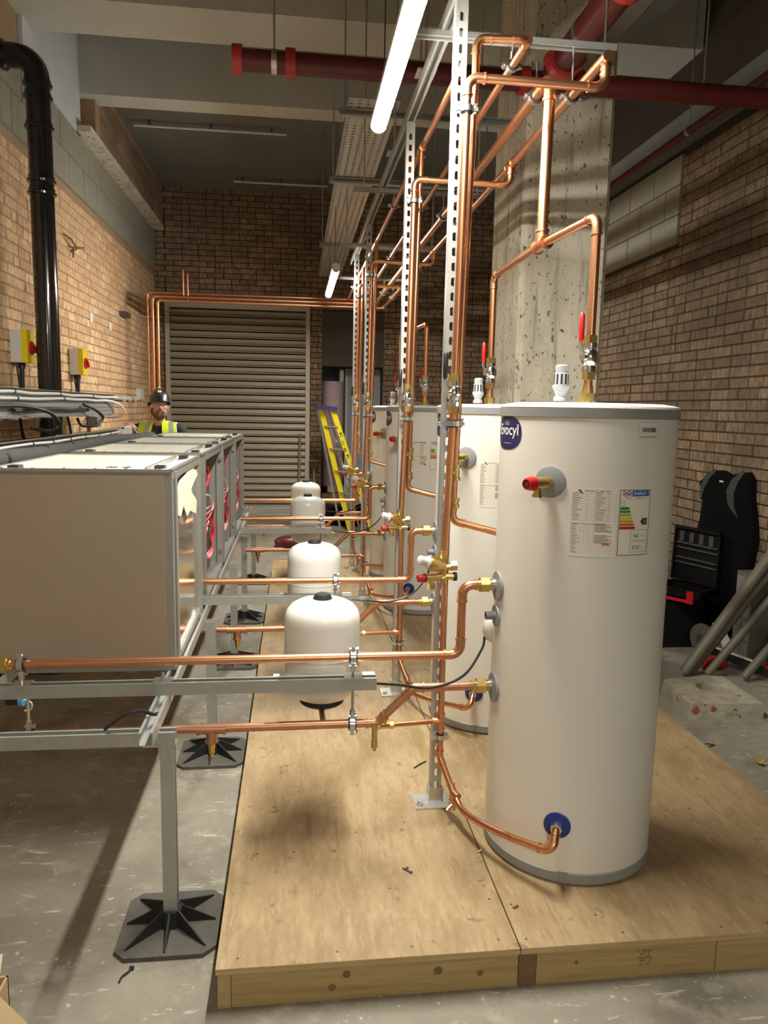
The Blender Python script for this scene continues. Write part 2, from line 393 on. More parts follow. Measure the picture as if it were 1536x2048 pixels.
def clip(root, p, ax, r, lug=(1, 0, 0), stem=None):
    ax = V3(ax).normalized(); lug = V3(lug).normalized()
    c = G().ring(p, ax, r * 1.0, r * 1.3, .026, 18).obj('clip_lining', 'rubber', root)
    g = G().ring(p, ax, r * 1.25, r * 1.42 + .002, .018, 18)
    for s in (-1, 1):
        q = V3(p) + lug * s * (r * 1.4 + .008); g.bar(q - lug * .009, q + lug * .009, .016, .012, ax); g.rod(q - ax * .013, q + ax * .013, .0045, 8); g.rod(q + ax * .012, q + ax * .018, .008, 6)
    g.obj('pipe_clip', 'zinc', root)
    if stem is not None:
        g = G().rod(p, stem, .0045, 8); d = (V3(stem) - V3(p)).normalized(); g.rod(V3(p) + d * r * 1.3, V3(p) + d * (r * 1.3 + .03), .009, 6)
        g.obj('clip_rod', 'zinc', root)
def hexn(g, p0, p1, r): return g.rod(p0, p1, r, 6)
def ball_valve(root, p, ax, out, r, grip='red_plastic', body='chrome', hand=.10, up=None):
    """lever ball valve centred at p on an axis, stem pointing to 'out'"""
    p, ax, out = V3(p), V3(ax).normalized(), V3(out).normalized(); up = V3(up) if up else ax
    g = G().lathe(p - ax * r * 3, ax, [(0, 0), (r * 1.5, 0), (r * 1.5, r * 1.1), (r * 1.25, r * 1.3), (r * 1.7, r * 2), (r * 1.85, r * 3), (r * 1.7, r * 4), (r * 1.25, r * 4.7), (r * 1.5, r * 4.9), (r * 1.5, r * 6), (0, r * 6)], 14)
    g.rod(p, p + out * r * 2.7, r * .7, 10)
    b = g.obj('ball_valve', body, root)
    for s in (-1, 1): hexn(G(), p + ax * s * r * 3, p + ax * s * r * 4.6, r * 1.45).obj('compression_nut', 'brass', b)
    q = p + out * r * 2.5; q2 = q + up * .02 + out * r * .9
    G().ribbon([q - up * .012, q + up * .008, q2 + up * .012, q2 + up * .035], [ax.cross(out)] * 4 if up.cross(out).length < .1 else [up.cross(out)] * 4, [out] * 4, .014, .003).obj('valve_lever', 'zinc', b)
    G().sweep([q2 + up * .028, q2 + up * .036, q2 + up * (.03 + hand * .5), q2 + up * (.028 + hand), q2 + up * (.034 + hand)], [.005, .0085, .0095, .0085, .004], 10).obj('lever_grip', grip, b)
    return b
def strut(name, p0, p1, opend, m='strut_steel', w=.041, parent=None, h=None, slotted=False):
    """C-section channel; opend = direction of its open side"""
    p0, p1, b = V3(p0), V3(p1), V3(opend).normalized(); d = (p1 - p0).normalized(); a = d.cross(b).normalized(); h = h or w
    k, l, t, t2 = w / 2, .009, .003, .007
    prof = [(-k, 0), (k, 0), (k, h), (k - l, h), (k - l, h - t2), (k - t, h - t2), (k - t, t), (-k + t, t), (-k + t, h - t2), (-k + l, h - t2), (-k + l, h), (-k, h)]
    g = G()
    if not slotted:
        g.prism([p0 + a * x + b * (y - h / 2) for x, y in prof], p1 - p0)
    else:
        for s in (-1, 1):
            pr = [(k, 0), (k, h), (k - l, h), (k - l, h - t2), (k - t, h - t2), (k - t, 0)]
            g.prism([p0 + a * (s * x) + b * (y - h / 2) for x, y in pr], p1 - p0)
        L = (p1 - p0).length; pit = .05; n = int(L / pit); hw, hl, c = .0075, .0145, .004
        for i in range(n):
            z0 = i * pit; z1 = L if i == n - 1 else z0 + pit; zc = z0 + pit / 2; kk = k - t
            out = [(-kk, z0), (kk, z0), (kk, zc - hl / 2), (kk, zc + hl / 2), (kk, z1), (-kk, z1), (-kk, zc + hl / 2), (-kk, zc - hl / 2)]
            inn = [(-hw + c, zc - hl), (hw - c, zc - hl), (hw, zc - hl + c), (hw, zc + hl - c), (hw - c, zc + hl), (-hw + c, zc + hl), (-hw, zc + hl - c), (-hw, zc - hl + c)]
            vs = []
            for y in (0, t):
                for x, z in out + inn: vs.append(p0 + a * x + b * (y - h / 2) + d * z)
            fs = []
            for q in range(8):
                q2 = (q + 1) % 8
                fs += [(q, q2, 8 + q2, 8 + q), (16 + q2, 16 + q, 24 + q, 24 + q2), (8 + q, 8 + q2, 24 + q2, 24 + q)]
            g.add(vs, fs)
    o = g.obj(name, m, parent, smooth=False)
    return o

# ------------------------------------------------------------------ THE SETTING
XL, XR, YB, YF = -1.94, 3.0, 10.9, -5.0
ZC = 5.2
fl = G().mm((-2.3, YF, -.1), (3.3, 13., 0)).obj('floor', 'floor', smooth=False)
tag(fl, 'scuffed bare grey concrete floor', 'floor', kind='structure')

def brick_field(wall, axis, plane, nrm, rects, m, nind=300, proud=.008, hdr=.16):
    """courses of bricks proud of the wall core; largest in view are single objects, the rest one part"""
    items = []; rng = random.Random(int(round(plane * 100)) + (1000 if axis == 'X' else 0))
    for a0, a1, z0, z1 in rects:
        for i in range(int(z0 / .075 + .99), int((z1 + .012) / .075)):
            z = i * .075; a = math.floor(a0) - (.1125 if i % 2 else 0) - rng.random() * .01
            while a < a1:
                L = .102 if rng.random() < hdr else .215
                lo, hi = max(a, a0), min(a + L, a1)
                if hi - lo > .02: items.append((lo, hi, z, proud * (.45 + .8 * rng.random()), rng.choice((-1, 1))))
                a += L + .0105
    def corners(lo, hi, z, d):
        f = plane + nrm * d; e = .004; bk = plane - nrm * .004
        pa = lambda a, n_, zz: (n_, a, zz) if axis == 'Y' else (a, n_, zz)
        vs = [pa(lo, bk, z), pa(hi, bk, z), pa(hi, bk, z + .065), pa(lo, bk, z + .065),
              pa(lo, f - nrm * e, z), pa(hi, f - nrm * e, z), pa(hi, f - nrm * e, z + .065), pa(lo, f - nrm * e, z + .065),
              pa(lo + e, f, z + e), pa(hi - e, f, z + e), pa(hi - e, f, z + .065 - e), pa(lo + e, f, z + .065 - e)]
        fs = [(0, 1, 5, 4), (1, 2, 6, 5), (2, 3, 7, 6), (3, 0, 4, 7), (4, 5, 9, 8), (5, 6, 10, 9), (6, 7, 11, 10), (7, 4, 8, 11), (8, 9, 10, 11)]
        return vs, fs
    sc = []
    for it in items:
        lo, hi, z, d, _ = it
        P = [proj((plane, lo, z)), proj((plane, hi, z)), proj((plane, hi, z + .065)), proj((plane, lo, z + .065))] if axis == 'Y' else [proj((lo, plane, z)), proj((hi, plane, z)), proj((hi, plane, z + .065)), proj((lo, plane, z + .065))]
        if any(p is None for p in P): sc.append(-1); continue
        cx, cy = sum(p[0] for p in P) / 4, sum(p[1] for p in P) / 4
        if not (0 <= cx <= 1536 and 0 <= cy <= 2048): sc.append(-1); continue
        sc.append(abs((P[2][0] - P[0][0]) * (P[3][1] - P[1][1]) - (P[3][0] - P[1][0]) * (P[2][1] - P[0][1])) / 2)
    order = sorted(range(len(items)), key=lambda i: -sc[i]); ind = set(i for i in order[:nind] if sc[i] > 0)
    cache = {}; g = G(); wo = ORG[wall]
    for i, (lo, hi, z, d, sg) in enumerate(items):
        if i in ind:
            key = (round(hi - lo, 3), round(d * 1000))
            if key not in cache:
                vs, fs = corners(-(hi - lo) / 2, (hi - lo) / 2, 0, d)
                q = V3((plane, 0, 0)) if axis == 'Y' else V3((0, plane, 0))
                me = bpy.data.meshes.new('brick'); me.from_pydata([tuple(V3(v) - q) for v in vs], [], fs); me.materials.append(M[m]); cache[key] = me
            o = bpy.data.objects.new('brick', cache[key]); COL.objects.link(o); o.parent = wall
            mid = (lo + hi) / 2; w = V3((plane, mid, z)) if axis == 'Y' else V3((mid, plane, z)); o.location = w - wo
        else: g.add(*corners(lo, hi, z, d))
    if g.v:
        o = g.obj('brickwork', m, wall, smooth=False); o['kind'] = 'stuff'; fixn(o)
    for me in cache.values():
        import bmesh
        bm = bmesh.new(); bm.from_mesh(me); bmesh.ops.recalc_face_normals(bm, faces=bm.faces)
        # open-backed shell: make the front face look outwards
        bm.faces.ensure_lookup_table()
        ref = Vector((nrm, 0, 0)) if axis == 'Y' else Vector((0, nrm, 0))
        if bm.faces[8].normal.dot(ref) < 0: bmesh.ops.reverse_faces(bm, faces=bm.faces)
        bm.to_mesh(me); bm.free()

# left wall
wl = G().mm((XL - .25, YF, 0), (XL, YB + .2, ZC)).obj('wall_left', 'mortar_left', smooth=False)
tag(wl, 'sunlit tan brick wall behind the yellow isolator boxes', 'wall', kind='structure'); wl['label'] = 'tan brick wall behind the yellow isolator boxes'
brick_field(wl, 'Y', XL, 1, [(3.9, YB, 0, 3.42)], 'brick_left', hdr=.2)
# concrete lintel band built of long blocks
bd = G().mm((XL - .02, 3.0, 3.44), (XL + .012, YB, 3.98)).obj('trim_1', 'block', smooth=False)
tag(bd, 'grey concrete blockwork band along the top of the left brick wall', 'trim', kind='structure')
for i in range(18):
    y = 3.0 + i * .44
    for k, z in enumerate((3.445, 3.715)):
        G().mm((XL + .006, y + .004 + (.22 if k else 0), z), (XL + .02 + .003 * random.random(), min(y + .436 + (.22 if k else 0), YB), z + .262)).obj('block', 'block', bd, smooth=False)
UW = XL + .13                                  # the wall above the ledge oversails the brickwork
lg = G().mm((XL, 7.2, 3.98), (UW + .02, YB, 4.03)).obj('trim_2', 'concrete', smooth=False)
tag(lg, 'rough projecting concrete ledge running along the left wall top', 'ledge', kind='structure')
uw = G().mm((XL, 7.45, 4.03), (UW, YB, 4.56)).obj('wall_upper_left', 'mortar_left', smooth=False)
tag(uw, 'strip of brown brick wall above the concrete ledge on the left', 'wall', kind='structure')
brick_field(uw, 'Y', UW, 1, [(7.62, YB, 4.04, 4.56)], 'brick_back', hdr=.2)
pw = G().mm((XL, 5.9, 3.98), (XL + .03, 7.33, ZC)).obj('trim_3', 'painted_wall', smooth=False)
tag(pw, 'pale painted upper wall panel behind the black soil pipe bend', 'wall panel', kind='structure')

# back wall with shutter opening and doorway
wb = thing('wall_back', 'brown brick back wall around the roller shutter', 'wall', (0, YB, 0), kind='structure')
for a, b in (((XL - .25, YB + .02, 0), (-1.80, YB + .25, ZC)), ((-1.80, YB + .02, 3.03), (.21, YB + .25, ZC)), ((.21, YB + .02, 0), (.385, YB + .25, ZC)),
             ((.385, YB + .02, 2.98), (1.27, YB + .25, ZC)), ((1.27, YB + .02, 0), (XR + .25, YB + .25, ZC))):
    G().mm(a, b).obj('wall_core', 'mortar_right', wb, smooth=False)
G().mm((.385, YB + .0, 2.21), (1.27, YB + .2, 2.98)).obj('lintel_panel', 'panel_dark', wb, smooth=False)
brick_field(wb, 'X', YB + .02, -1, [(XL, -1.80, 0, 4.62), (-1.80, .21, 3.05, 4.62), (.21, .385, 0, 4.62), (.385, 1.27, 3.0, 4.62), (1.27, XR, 0, 4.62)], 'brick_back', hdr=.12)
# right wall
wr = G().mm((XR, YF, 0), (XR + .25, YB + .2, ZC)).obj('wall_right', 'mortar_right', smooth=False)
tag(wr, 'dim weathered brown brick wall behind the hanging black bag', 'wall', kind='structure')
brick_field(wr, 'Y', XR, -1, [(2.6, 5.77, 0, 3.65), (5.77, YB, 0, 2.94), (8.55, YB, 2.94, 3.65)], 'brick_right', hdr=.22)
for i in range(6):
    for k in range(3):
        y0 = 5.78 + i * .45 - (.22 if k % 2 else 0); y1 = y0 + .44
        if y1 > 8.5: continue
        y0 = max(y0, 5.78)
        G().mm((XR - .02 - .004 * random.random(), y0, 2.95 + k * .225), (XR, y1, 3.165 + k * .225)).obj('concrete_block', 'block', wr, smooth=False)
ln = G().mm((XR - .03, 4.6, 3.66), (XR, 9.5, 3.92)).obj('trim_4', 'concrete_dark', smooth=False)
tag(ln, 'dark concrete lintel strip above the blockwork on the right wall', 'lintel', kind='structure')
wf = G().mm((XL - .25, YF - .2, 0), (XR + .25, YF, ZC)).obj('wall_front', 'block', smooth=False)
tag(wf, 'plain block end wall facing the roller shutter', 'wall', kind='structure')
# ceiling
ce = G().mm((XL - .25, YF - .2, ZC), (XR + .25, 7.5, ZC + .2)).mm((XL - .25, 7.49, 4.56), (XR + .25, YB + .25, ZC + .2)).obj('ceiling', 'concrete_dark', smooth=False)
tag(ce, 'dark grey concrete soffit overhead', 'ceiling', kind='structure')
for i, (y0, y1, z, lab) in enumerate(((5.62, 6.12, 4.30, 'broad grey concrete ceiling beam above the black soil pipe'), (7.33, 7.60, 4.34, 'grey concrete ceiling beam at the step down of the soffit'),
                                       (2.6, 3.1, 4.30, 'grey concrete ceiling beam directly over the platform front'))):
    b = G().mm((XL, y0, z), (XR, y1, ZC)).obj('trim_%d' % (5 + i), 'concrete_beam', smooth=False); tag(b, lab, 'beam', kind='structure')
# conduits on the far soffit
for (x0, x1, y, z), lab in (((-1.68, -.10, 8.5, 4.5), 'long pale conduit under the far soffit beside the left wall'), ((-.80, .42, 10.3, 4.5), 'short pale conduit under the soffit close to the back wall')):
    t = thing('ceiling_conduit', lab, 'conduit', (x0, y, z)); G().rod((x0, y, z), (x1, y, z), .014, 10).obj('tube', 'pale_plastic', t)
    for k in range(3):
        x = x0 + (x1 - x0) * (.1 + .4 * k); G().mm((x - .012, y - .012, z), (x + .012, y + .012, 4.56)).obj('bracket', 'dark_metal', t, smooth=False)
# concrete column
cm = G(); c = .03
cm.prism([(1.377 + c, 4.60, 0), (1.93 - c, 4.60, 0), (1.93, 4.60 + c, 0), (1.93, 5.30, 0), (1.377, 5.30, 0), (1.377, 4.60 + c, 0)], (0, 0, ZC))
co = fixn(cm.obj('wall_column', 'concrete', smooth=False)); tag(co, 'square board-marked concrete column with pitted stained faces', 'column', kind='structure')

# roller shutter: real slats
sh = thing('door_1', 'grey-brown steel roller shutter with horizontal slats', 'shutter', (-.8, YB, 0), kind='structure')
zs = .0; n = 0
prof = [(.03, 0), (.03, .017), (-.030, .019), (-.030, .025), (-.014, .036), (-.008, .055), (-.006, .098), (.03, .098)]
sl = None
while zs < 2.99:
    if sl is None:
        sl = G().prism([(-1.78, YB + .03 + y, zs + z) for y, z in prof], (1.95, 0, 0)).obj('slat', 'shutter', sh, ang=50)
        fixn(sl); z_first = zs
    else:
        o = sl.copy(); COL.objects.link(o); o.location = (0, 0, zs - z_first)
    zs += .098
for x in (-1.80, .15):
    G().mm((x, YB - .035, 0), (x + .06, YB + .05, 3.03)).obj('guide_channel', 'shutter_frame', sh, smooth=False)
G().mm((-1.80, YB - .04, 2.96), (.21, YB + .06, 3.04)).obj('head_rail', 'shutter_frame', sh, smooth=False)

# doorway recess behind the back wall
rc = thing('doorway_recess', 'grey panelled recess seen through the doorway beside the brick pier', 'recess', (.8, 11.5, 0), kind='structure')
G().mm((.2, 12.3, 0), (1.6, 12.35, 2.3)).obj('end_panel', 'panel_grey', rc, smooth=False)
G().mm((.76, 11.5, 0), (.80, 12.3, 2.21)).obj('door_edge', 'pale_plastic', rc, smooth=False)
G().mm((.80, 11.5, 0), (1.30, 11.54, 2.21)).obj('door_leaf', 'panel_grey', rc, smooth=False)
G().mm((.18, YB + .25, 0), (.22, 12.3, 2.3)).obj('side_wall', 'panel_grey', rc, smooth=False)
G().mm((1.56, YB + .25, 0), (1.6, 12.3, 2.3)).obj('side_wall', 'panel_grey', rc, smooth=False)
G().mm((.18, YB + .2, 2.3), (1.6, 12.35, 2.34)).obj('recess_ceiling', 'panel_grey', rc, smooth=False)

# ------------------------------------------------------------------ LAMPS (LED battens hung under the tray)
LX, LZ = .35, 2.80
def batten(y0, lab, LX=.35):
    t = thing('led_batten', lab, 'light', (LX, y0, LZ), 'ceiling light battens'); L = 1.52
    g = G(); n = 10
    pr = [(.031 * math.cos(PI + PI * k / n), .006 + .028 * math.sin(PI + PI * k / n)) for k in range(n + 1)]
    g.prism([(LX + x, y0 + .015, LZ + z) for x, z in pr], (0, L - .03, 0)); fixn(g.obj('diffuser', 'lamp_diffuser', t))
    G().prism([(LX - .034, y0, LZ + .006), (LX - .034, y0, LZ + .03), (LX - .022, y0, LZ + .055), (LX + .022, y0, LZ + .055), (LX + .034, y0, LZ + .03), (LX + .034, y0, LZ + .006)], (0, L, 0)).obj('housing', 'lamp_housing', t, smooth=False)
    for y in (y0, y0 + L - .015):
        G().prism([(LX + x * 1.08, y, LZ + z * 1.05) for x, z in pr], (0, .015, 0)).obj('end_cap', 'pale_plastic', t)
    for y in (y0 + .2, y0 + L - .2):
        G().rod((LX, y, LZ + .05), (LX, y, 3.37 if y > 4.6 else ZC if y < 2.5 else 4.31), .003, 6).obj('hanger_wire', 'dark_metal', t)
batten(1.84, 'bright lit LED batten hanging over the near expansion vessel')
batten(6.67, 'lit LED batten hanging below the perforated ceiling tray end')
batten(-2.97, 'unseen LED batten added behind the camera to light the front faces')  # batten out of view, added for the light on the front faces

# ------------------------------------------------------------------ CEILING SERVICES
t = thing('ceiling_cable_tray', 'perforated galvanised cable tray hung below the dark soffit', 'cable tray', (.46, 4.6, 3.4))
G().mm((.31, 4.6, 3.398), (.61, 10.6, 3.4)).obj('tray_bottom', 'tray_ceiling', t, smooth=False)
for x in (.31, .608): G().mm((x, 4.6, 3.4), (x + .002, 10.6, 3.45)).obj('tray_side', 'tray_lip', t, smooth=False)
for i, y in enumerate((6.1, 8.45, 4.75)):
    q = thing('trapeze_hanger', ('strut trapeze carrying the ceiling tray over the third vessel', 'strut trapeze carrying the ceiling tray near the far batten', 'strut trapeze carrying the near end of the ceiling tray')[i], 'trapeze', (.8, y, 3.35))
    strut('cross_channel', (.26, y, 3.372), (1.55, y, 3.372), (0, -1, 0), parent=q)
    for x in (.29, 1.5): G().rod((x, y, 3.36), (x, y, ZC if y < 7.4 else 4.57), .005, 8).obj('threaded_rod', 'zinc', q)
t = thing('header_channel', 'long strut channel joining the tops of the slotted posts', 'channel', (.54, 2.55, 2.95))
strut('channel', (.54, 2.5, 2.985), (.54, 7.3, 2.985), (0, 0, -1), parent=t)
for y in (3.3, 4.3):
    G().rod((.54, y, 2.99), (.54, y, ZC - .003), .005, 8).obj('threaded_rod', 'zinc', t)
    G().mm((.50, y - .05, 3.006), (.58, y + .05, 3.012)).obj('fixing_plate', 'zinc', t, smooth=False)
# cross rails that carry the copper headers
HDR = ((.61, 2.87, .014), (.79, 2.87, .014), (.925, 2.824, .021), (1.022, 2.780, .0175))
for i, y in enumerate((2.86, 4.82, 6.4, 8.0)):
    q = thing('header_rail', ('over the platform front', 'beside the concrete column', 'beyond the concrete column', 'close to the far batten')[i], 'rail', (.8, y, 2.95))
    q['label'] = 'strut rail hanging over the copper headers ' + ('above the near cylinder', 'beside the concrete column', 'past the concrete column', 'level with the far batten')[i]
    strut('rail', (.36, y, 2.955), (1.18, y, 2.955), (0, 0, -1), parent=q, h=.021)
    for x in (.42, 1.14): G().rod((x, y, 2.95), (x, y, (4.32 if i == 0 else ZC if i < 3 else 4.57)), .005, 8).obj('threaded_rod', 'zinc', q)
# copper headers
HY1 = 8.86
names = ('small copper header pipe directly above the risers', 'second copper header pipe with the near loop', 'thick copper header pipe feeding down to the cylinder tops', 'copper header pipe closest to the concrete column')
DX = (-1.66, -1.60, -1.54)
for i, (x, z, r) in enumerate(HDR):
    y0 = (2.84, 2.66, 2.9, 2.53)[i]
    t = thing('header_pipe', names[i], 'pipe', (x, y0, z)); 
    if i == 0: pipe_run(t, [(x, y0, z), (x, HY1 + .3, z)], r)
    else:
        k = i - 1; zz = (2.87, 2.83, 2.79)[k]; yy = HY1 + (.06, .03, 0)[k]; xx = DX[k]
        pts = [(x, y0, z), (x, yy, z)]
        if abs(zz - z) > .005: pass
        pts += [(xx, yy, z), (xx, yy, .35)]
        if i == 2: pts = [(x, y0 + .03, z)] + pts[1:]
        pipe_run(t, pts, r if i != 2 else .0175 if False else r, 'copper')
    for y in (2.86, 4.82, 6.4, 8.0):
        if y > y0 + .05: clip(t, (x, y, z), (0, 1, 0), r, (1, 0, 0), (x, y, 2.95))
    if i > 1:
        G().rod((-1.36 + .05 * i, HY1 + .03, z), (-1.36 + .05 * i, HY1 + .03, z + .30), .011, 10).obj('vent_stub', 'copper', t)
t = thing('wall_bracket', 'small dark bracket holding the three copper drops off the left wall', 'bracket', (-1.8, 8.8, 2.6))
G().mm((XL, 8.72, 2.58), (XL + .08, 8.98, 2.63)).obj('bracket_arm', 'dark_metal', t, smooth=False)
G().rod((XL + .06, 8.9, 2.6), (-1.50, 8.9, 2.6), .006, 8).obj('bracket_rod', 'zinc', t)

# red sprinkler pipework
t = thing('sprinkler_main', 'thick dark red pipe running back under the soffit to a tee', 'pipe', (1.46, 1.5, 3.5))
G().rod((1.46, 1.5, 3.52), (1.46, 4.36, 3.52), .078, 24).obj('pipe', 'red_paint', t)
for y in (3.42, 4.22):
    G().ring((1.46, y, 3.52), (0, 1, 0), .07, .098, .075, 24).obj('coupling', 'red_coupling', t)
G().ring((1.46, 3.9, 3.52), (0, 1, 0), .076, .083, .03, 24).obj('hanger_band', 'zinc', t)
for s in (-1, 1):
    G().mm((1.46 + s * .10 - .012, 4.19, 3.50), (1.46 + s * .10 + .012, 4.25, 3.54)).obj('coupling_lug', 'red_coupling', t, smooth=False)
G().rod((1.46, 3.9, 3.6), (1.46, 3.9, ZC), .006, 8).obj('threaded_rod', 'zinc', t)
t = thing('sprinkler_cross_pipe', 'red sprinkler pipe crossing the room in front of the concrete column', 'pipe', (1.4, 4.46, 3.44))
G().rod((-.34, 4.46, 3.5), (XR, 4.46, 3.5), .058, 24).obj('pipe', 'red_paint', t)
for x, m in ((-.32, 'red_coupling'), (-.03, 'red_coupling'), (1.30, 'red_coupling'), (1.62, 'red_coupling')):
    G().ring((x, 4.46, 3.5), (1, 0, 0), .05, .076, .055, 24).obj('coupling', m, t)
G().ring((-.12, 4.46, 3.5), (1, 0, 0), .056, .064, .03, 24).obj('hanger_band', 'zinc', t)
for x in (-.12, .7, 2.4): G().rod((x, 4.46, 3.55), (x, 4.46, ZC), .006, 8).obj('threaded_rod', 'zinc', t)
t = thing('sprinkler_branch', 'thin dark red pipe hung along the right wall', 'pipe', (2.8, 2.8, 3.6))
G().rod((2.8, 2.8, 3.63), (2.8, 8.5, 3.63), .027, 16).obj('pipe', 'red_paint', t)
G().ring((2.8, 5.36, 3.63), (0, 1, 0), .026, .034, .03, 16).obj('hanger_band', 'zinc', t)
for y in (3.4, 5.36, 7.4): G().rod((2.8, y, 3.64), (2.8, y, ZC if y < 7.3 else 4.35), .005, 8).obj('threaded_rod', 'zinc', t)
t = thing('wall_duct', 'flat grey steel strip fixed to the soffit beside the red main', 'duct', (1.72, 3.5, 3.5))
G().mm((1.66, 3.0, 3.66), (1.78, 4.3, 3.67)).mm((1.66, 3.0, 3.66), (1.663, 4.3, 3.70)).mm((1.777, 3.0, 3.66), (1.78, 4.3, 3.70)).obj('strip', 'tray_lip', t, smooth=False)
for y in (3.2, 4.1): G().rod((1.72, y, 3.66), (1.72, y, ZC), .005, 8).obj('threaded_rod', 'zinc', t)

# ------------------------------------------------------------------ TIMBER PLATFORM
ZP = .12
pl = thing('timber_platform', 'low plywood-topped timber platform under the white cylinders', 'platform', (.82, 4.4, 0))
X0, X1, X2, Y1 = -.207, .633, 1.862, 1.833
for xa, xb in ((X0, X1 - .002), (X1 + .002, X2)):
    for ya, yb in ((Y1, 4.40), (4.404, 6.84), (6.844, 7.25)):
        g = G().mm((xa, ya, ZP - .018), (xb, yb, ZP)); g.obj('plywood_sheet', 'plywood', pl, smooth=False)
        G().mm((xa + .0005, ya - .0006, ZP - .017), (xb - .0005, ya + .001, ZP - .001)).obj('sheet_edge', 'ply_edge', pl, smooth=False)
G().mm((X0 + .005, Y1 + .005, 0), (X0 + .04, 7.2, ZP - .018)).obj('joist', 'timber_end', pl, smooth=False)
G().mm((X0 + .0415, Y1 + .006, 0), (X1 - .004, Y1 + .052, ZP - .018)).obj('front_rail', 'timber', pl, smooth=False)
G().mm((X1 - .002, Y1 + .005, 0), (X1 + .048, 7.2, ZP - .018)).obj('joist', 'timber_dark', pl, smooth=False)
G().mm((X1 + .05, Y1 + .006, 0), (1.222, Y1 + .052, ZP - .018)).obj('front_rail', 'timber', pl, smooth=False)
G().mm((1.224, Y1 + .005, 0), (X2 - .004, Y1 + .052, ZP - .018)).obj('front_rail', 'timber', pl, smooth=False)
for y in (3.0, 4.4, 5.6, 7.2): G().mm((X0 + .042, y - .045, 0), (X1 - .003, y, ZP - .018)).obj('noggin', 'timber', pl, smooth=False)
G().mm((X2 - .045, Y1 + .055, 0), (X2 - .002, 7.2, ZP - .018)).obj('joist', 'timber', pl, smooth=False)
for x, z, r in ((.145, .075, .012), (.105, .038, .011), (.40, .066, .014), (.52, .05, .010), (.80, .06, .006), (1.35, .055, .005)):
    G().lathe((x, Y1 + .0062, z), (0, -1, 0), [(r, 0), (r * .9, .0006), (0, .0006)], 14).obj('knot', 'knot', pl)
g = G(); rg = random.Random(2)
for k in range(7):
    for q in range(5):
        if rg.random() < .8: g.mm((.985 + k * .006, Y1 + .0052, .038 + q * .010), (.988 + k * .006, Y1 + .0062, .038 + q * .010 + rg.uniform(.004, .009)))
g.obj('grade_stamp', 'knot', pl, smooth=False)
rng = random.Random(3)
for x, y in ((-.15, 1.87), (.12, 1.87), (.33, 1.87), (.58, 1.875), (.66, 1.87), (.95, 1.87), (1.25, 1.865), (1.4, 1.87), (.30, 2.13), (-.12, 2.35), (.0, 2.35), (.22, 2.45), (.02, 2.75), (.12, 2.72), (.25, 2.78), (.4, 2.5), (.66, 2.02), (.6, 2.05), (.9, 1.95), (1.3, 2.2), (-.1, 3.1), (.1, 3.2), (.35, 3.3), (1.5, 2.5), (1.6, 3.0)):
    G().lathe((x, y, ZP), (0, 0, 1), [(.0042, 0), (.0035, .0008), (0, .0008)], 8).obj('screw_head', 'dark_metal', pl)

# ------------------------------------------------------------------ CYLINDERS
def text_geo(s, size, bold=0.):
    cu = bpy.data.curves.new('txt', 'FONT'); cu.body = s; cu.size = size; cu.offset = bold; cu.resolution_u = 3
    ob = bpy.data.objects.new('txt', cu); COL.objects.link(ob); bpy.context.view_layer.update()
    me = ob.evaluated_get(bpy.context.evaluated_depsgraph_get()).to_mesh()
    vs = [(v.co.x, v.co.y) for v in me.vertices]; fs = [tuple(p.vertices) for p in me.polygons]
    ob.to_mesh_clear(); bpy.data.objects.remove(ob); bpy.data.curves.remove(cu)
    return vs, fs
_TX = {}
def text2d(s, w, h, bold=0.):
    """text scaled to w x h, origin at lower left"""
    k = (s, bold)
    if k not in _TX: _TX[k] = text_geo(s, 1.0, bold)
    vs, fs = _TX[k]; a = np.array(vs); mn, mx = a.min(0), a.max(0)
    return [((x - mn[0]) / (mx[0] - mn[0]) * w, (y - mn[1]) / (mx[1] - mn[1]) * h) for x, y in vs], fs
CR = .28
class Wrap:
    """sticker space: (s, z) on the cylinder shell, s = arc length from theta 0"""
    def __init__(w, cx, cy, th0, z0): w.c = (cx, cy); w.t = math.radians(th0); w.z = z0
    def p(w, s, z, off):
        a = w.t + s / CR; r = CR + off; return (w.c[0] + math.sin(a) * r, w.c[1] - math.cos(a) * r, w.z + z)
    def quad(w, g, s0, s1, z0, z1, off):
        n = max(1, int((s1 - s0) / .012)); vs = []; fs = []
        for i in range(n + 1):
            s = s0 + (s1 - s0) * i / n; vs += [w.p(s, z0, off), w.p(s, z1, off)]
        for i in range(n): fs.append((2 * i, 2 * i + 2, 2 * i + 3, 2 * i + 1))
        g.add(vs, fs)
    def poly(w, g, pts, off): g.add([w.p(s, z, off) for s, z in pts], [tuple(range(len(pts)))])
    def text(w, g, s, s0, z0, ww, hh, off, bold=0.):
        vs, fs = text2d(s, ww, hh, bold); g.add([w.p(s0 + x, z0 + y, off) for x, y in vs], fs)
    def disc(w, g, s0, z0, a, b, off, e=2., n=36, thick=0):
        pts = []
        for k in range(n):
            t = 2 * PI * k / n; c_, s_ = math.cos(t), math.sin(t)
            pts.append((s0 + a * math.copysign(abs(c_) ** (2 / e), c_), z0 + b * math.copysign(abs(s_) ** (2 / e), s_)))
        vs = [w.p(s0, z0, off)] + [w.p((s0 + s) / 2, (z0 + z) / 2, off) for s, z in pts] + [w.p(s, z, off) for s, z in pts]
        fs = [(0, 1 + k, 1 + (k + 1) % n) for k in range(n)] + [(1 + k, 1 + n + k, 1 + n + (k + 1) % n, 1 + (k + 1) % n) for k in range(n)]
        g.add(vs, fs)
STA = (2.63, 3.74, 5.75, 6.85)
WHO = ('at the platform front edge', 'second from the platform front', 'third from the platform front', 'beside the yellow step ladder')
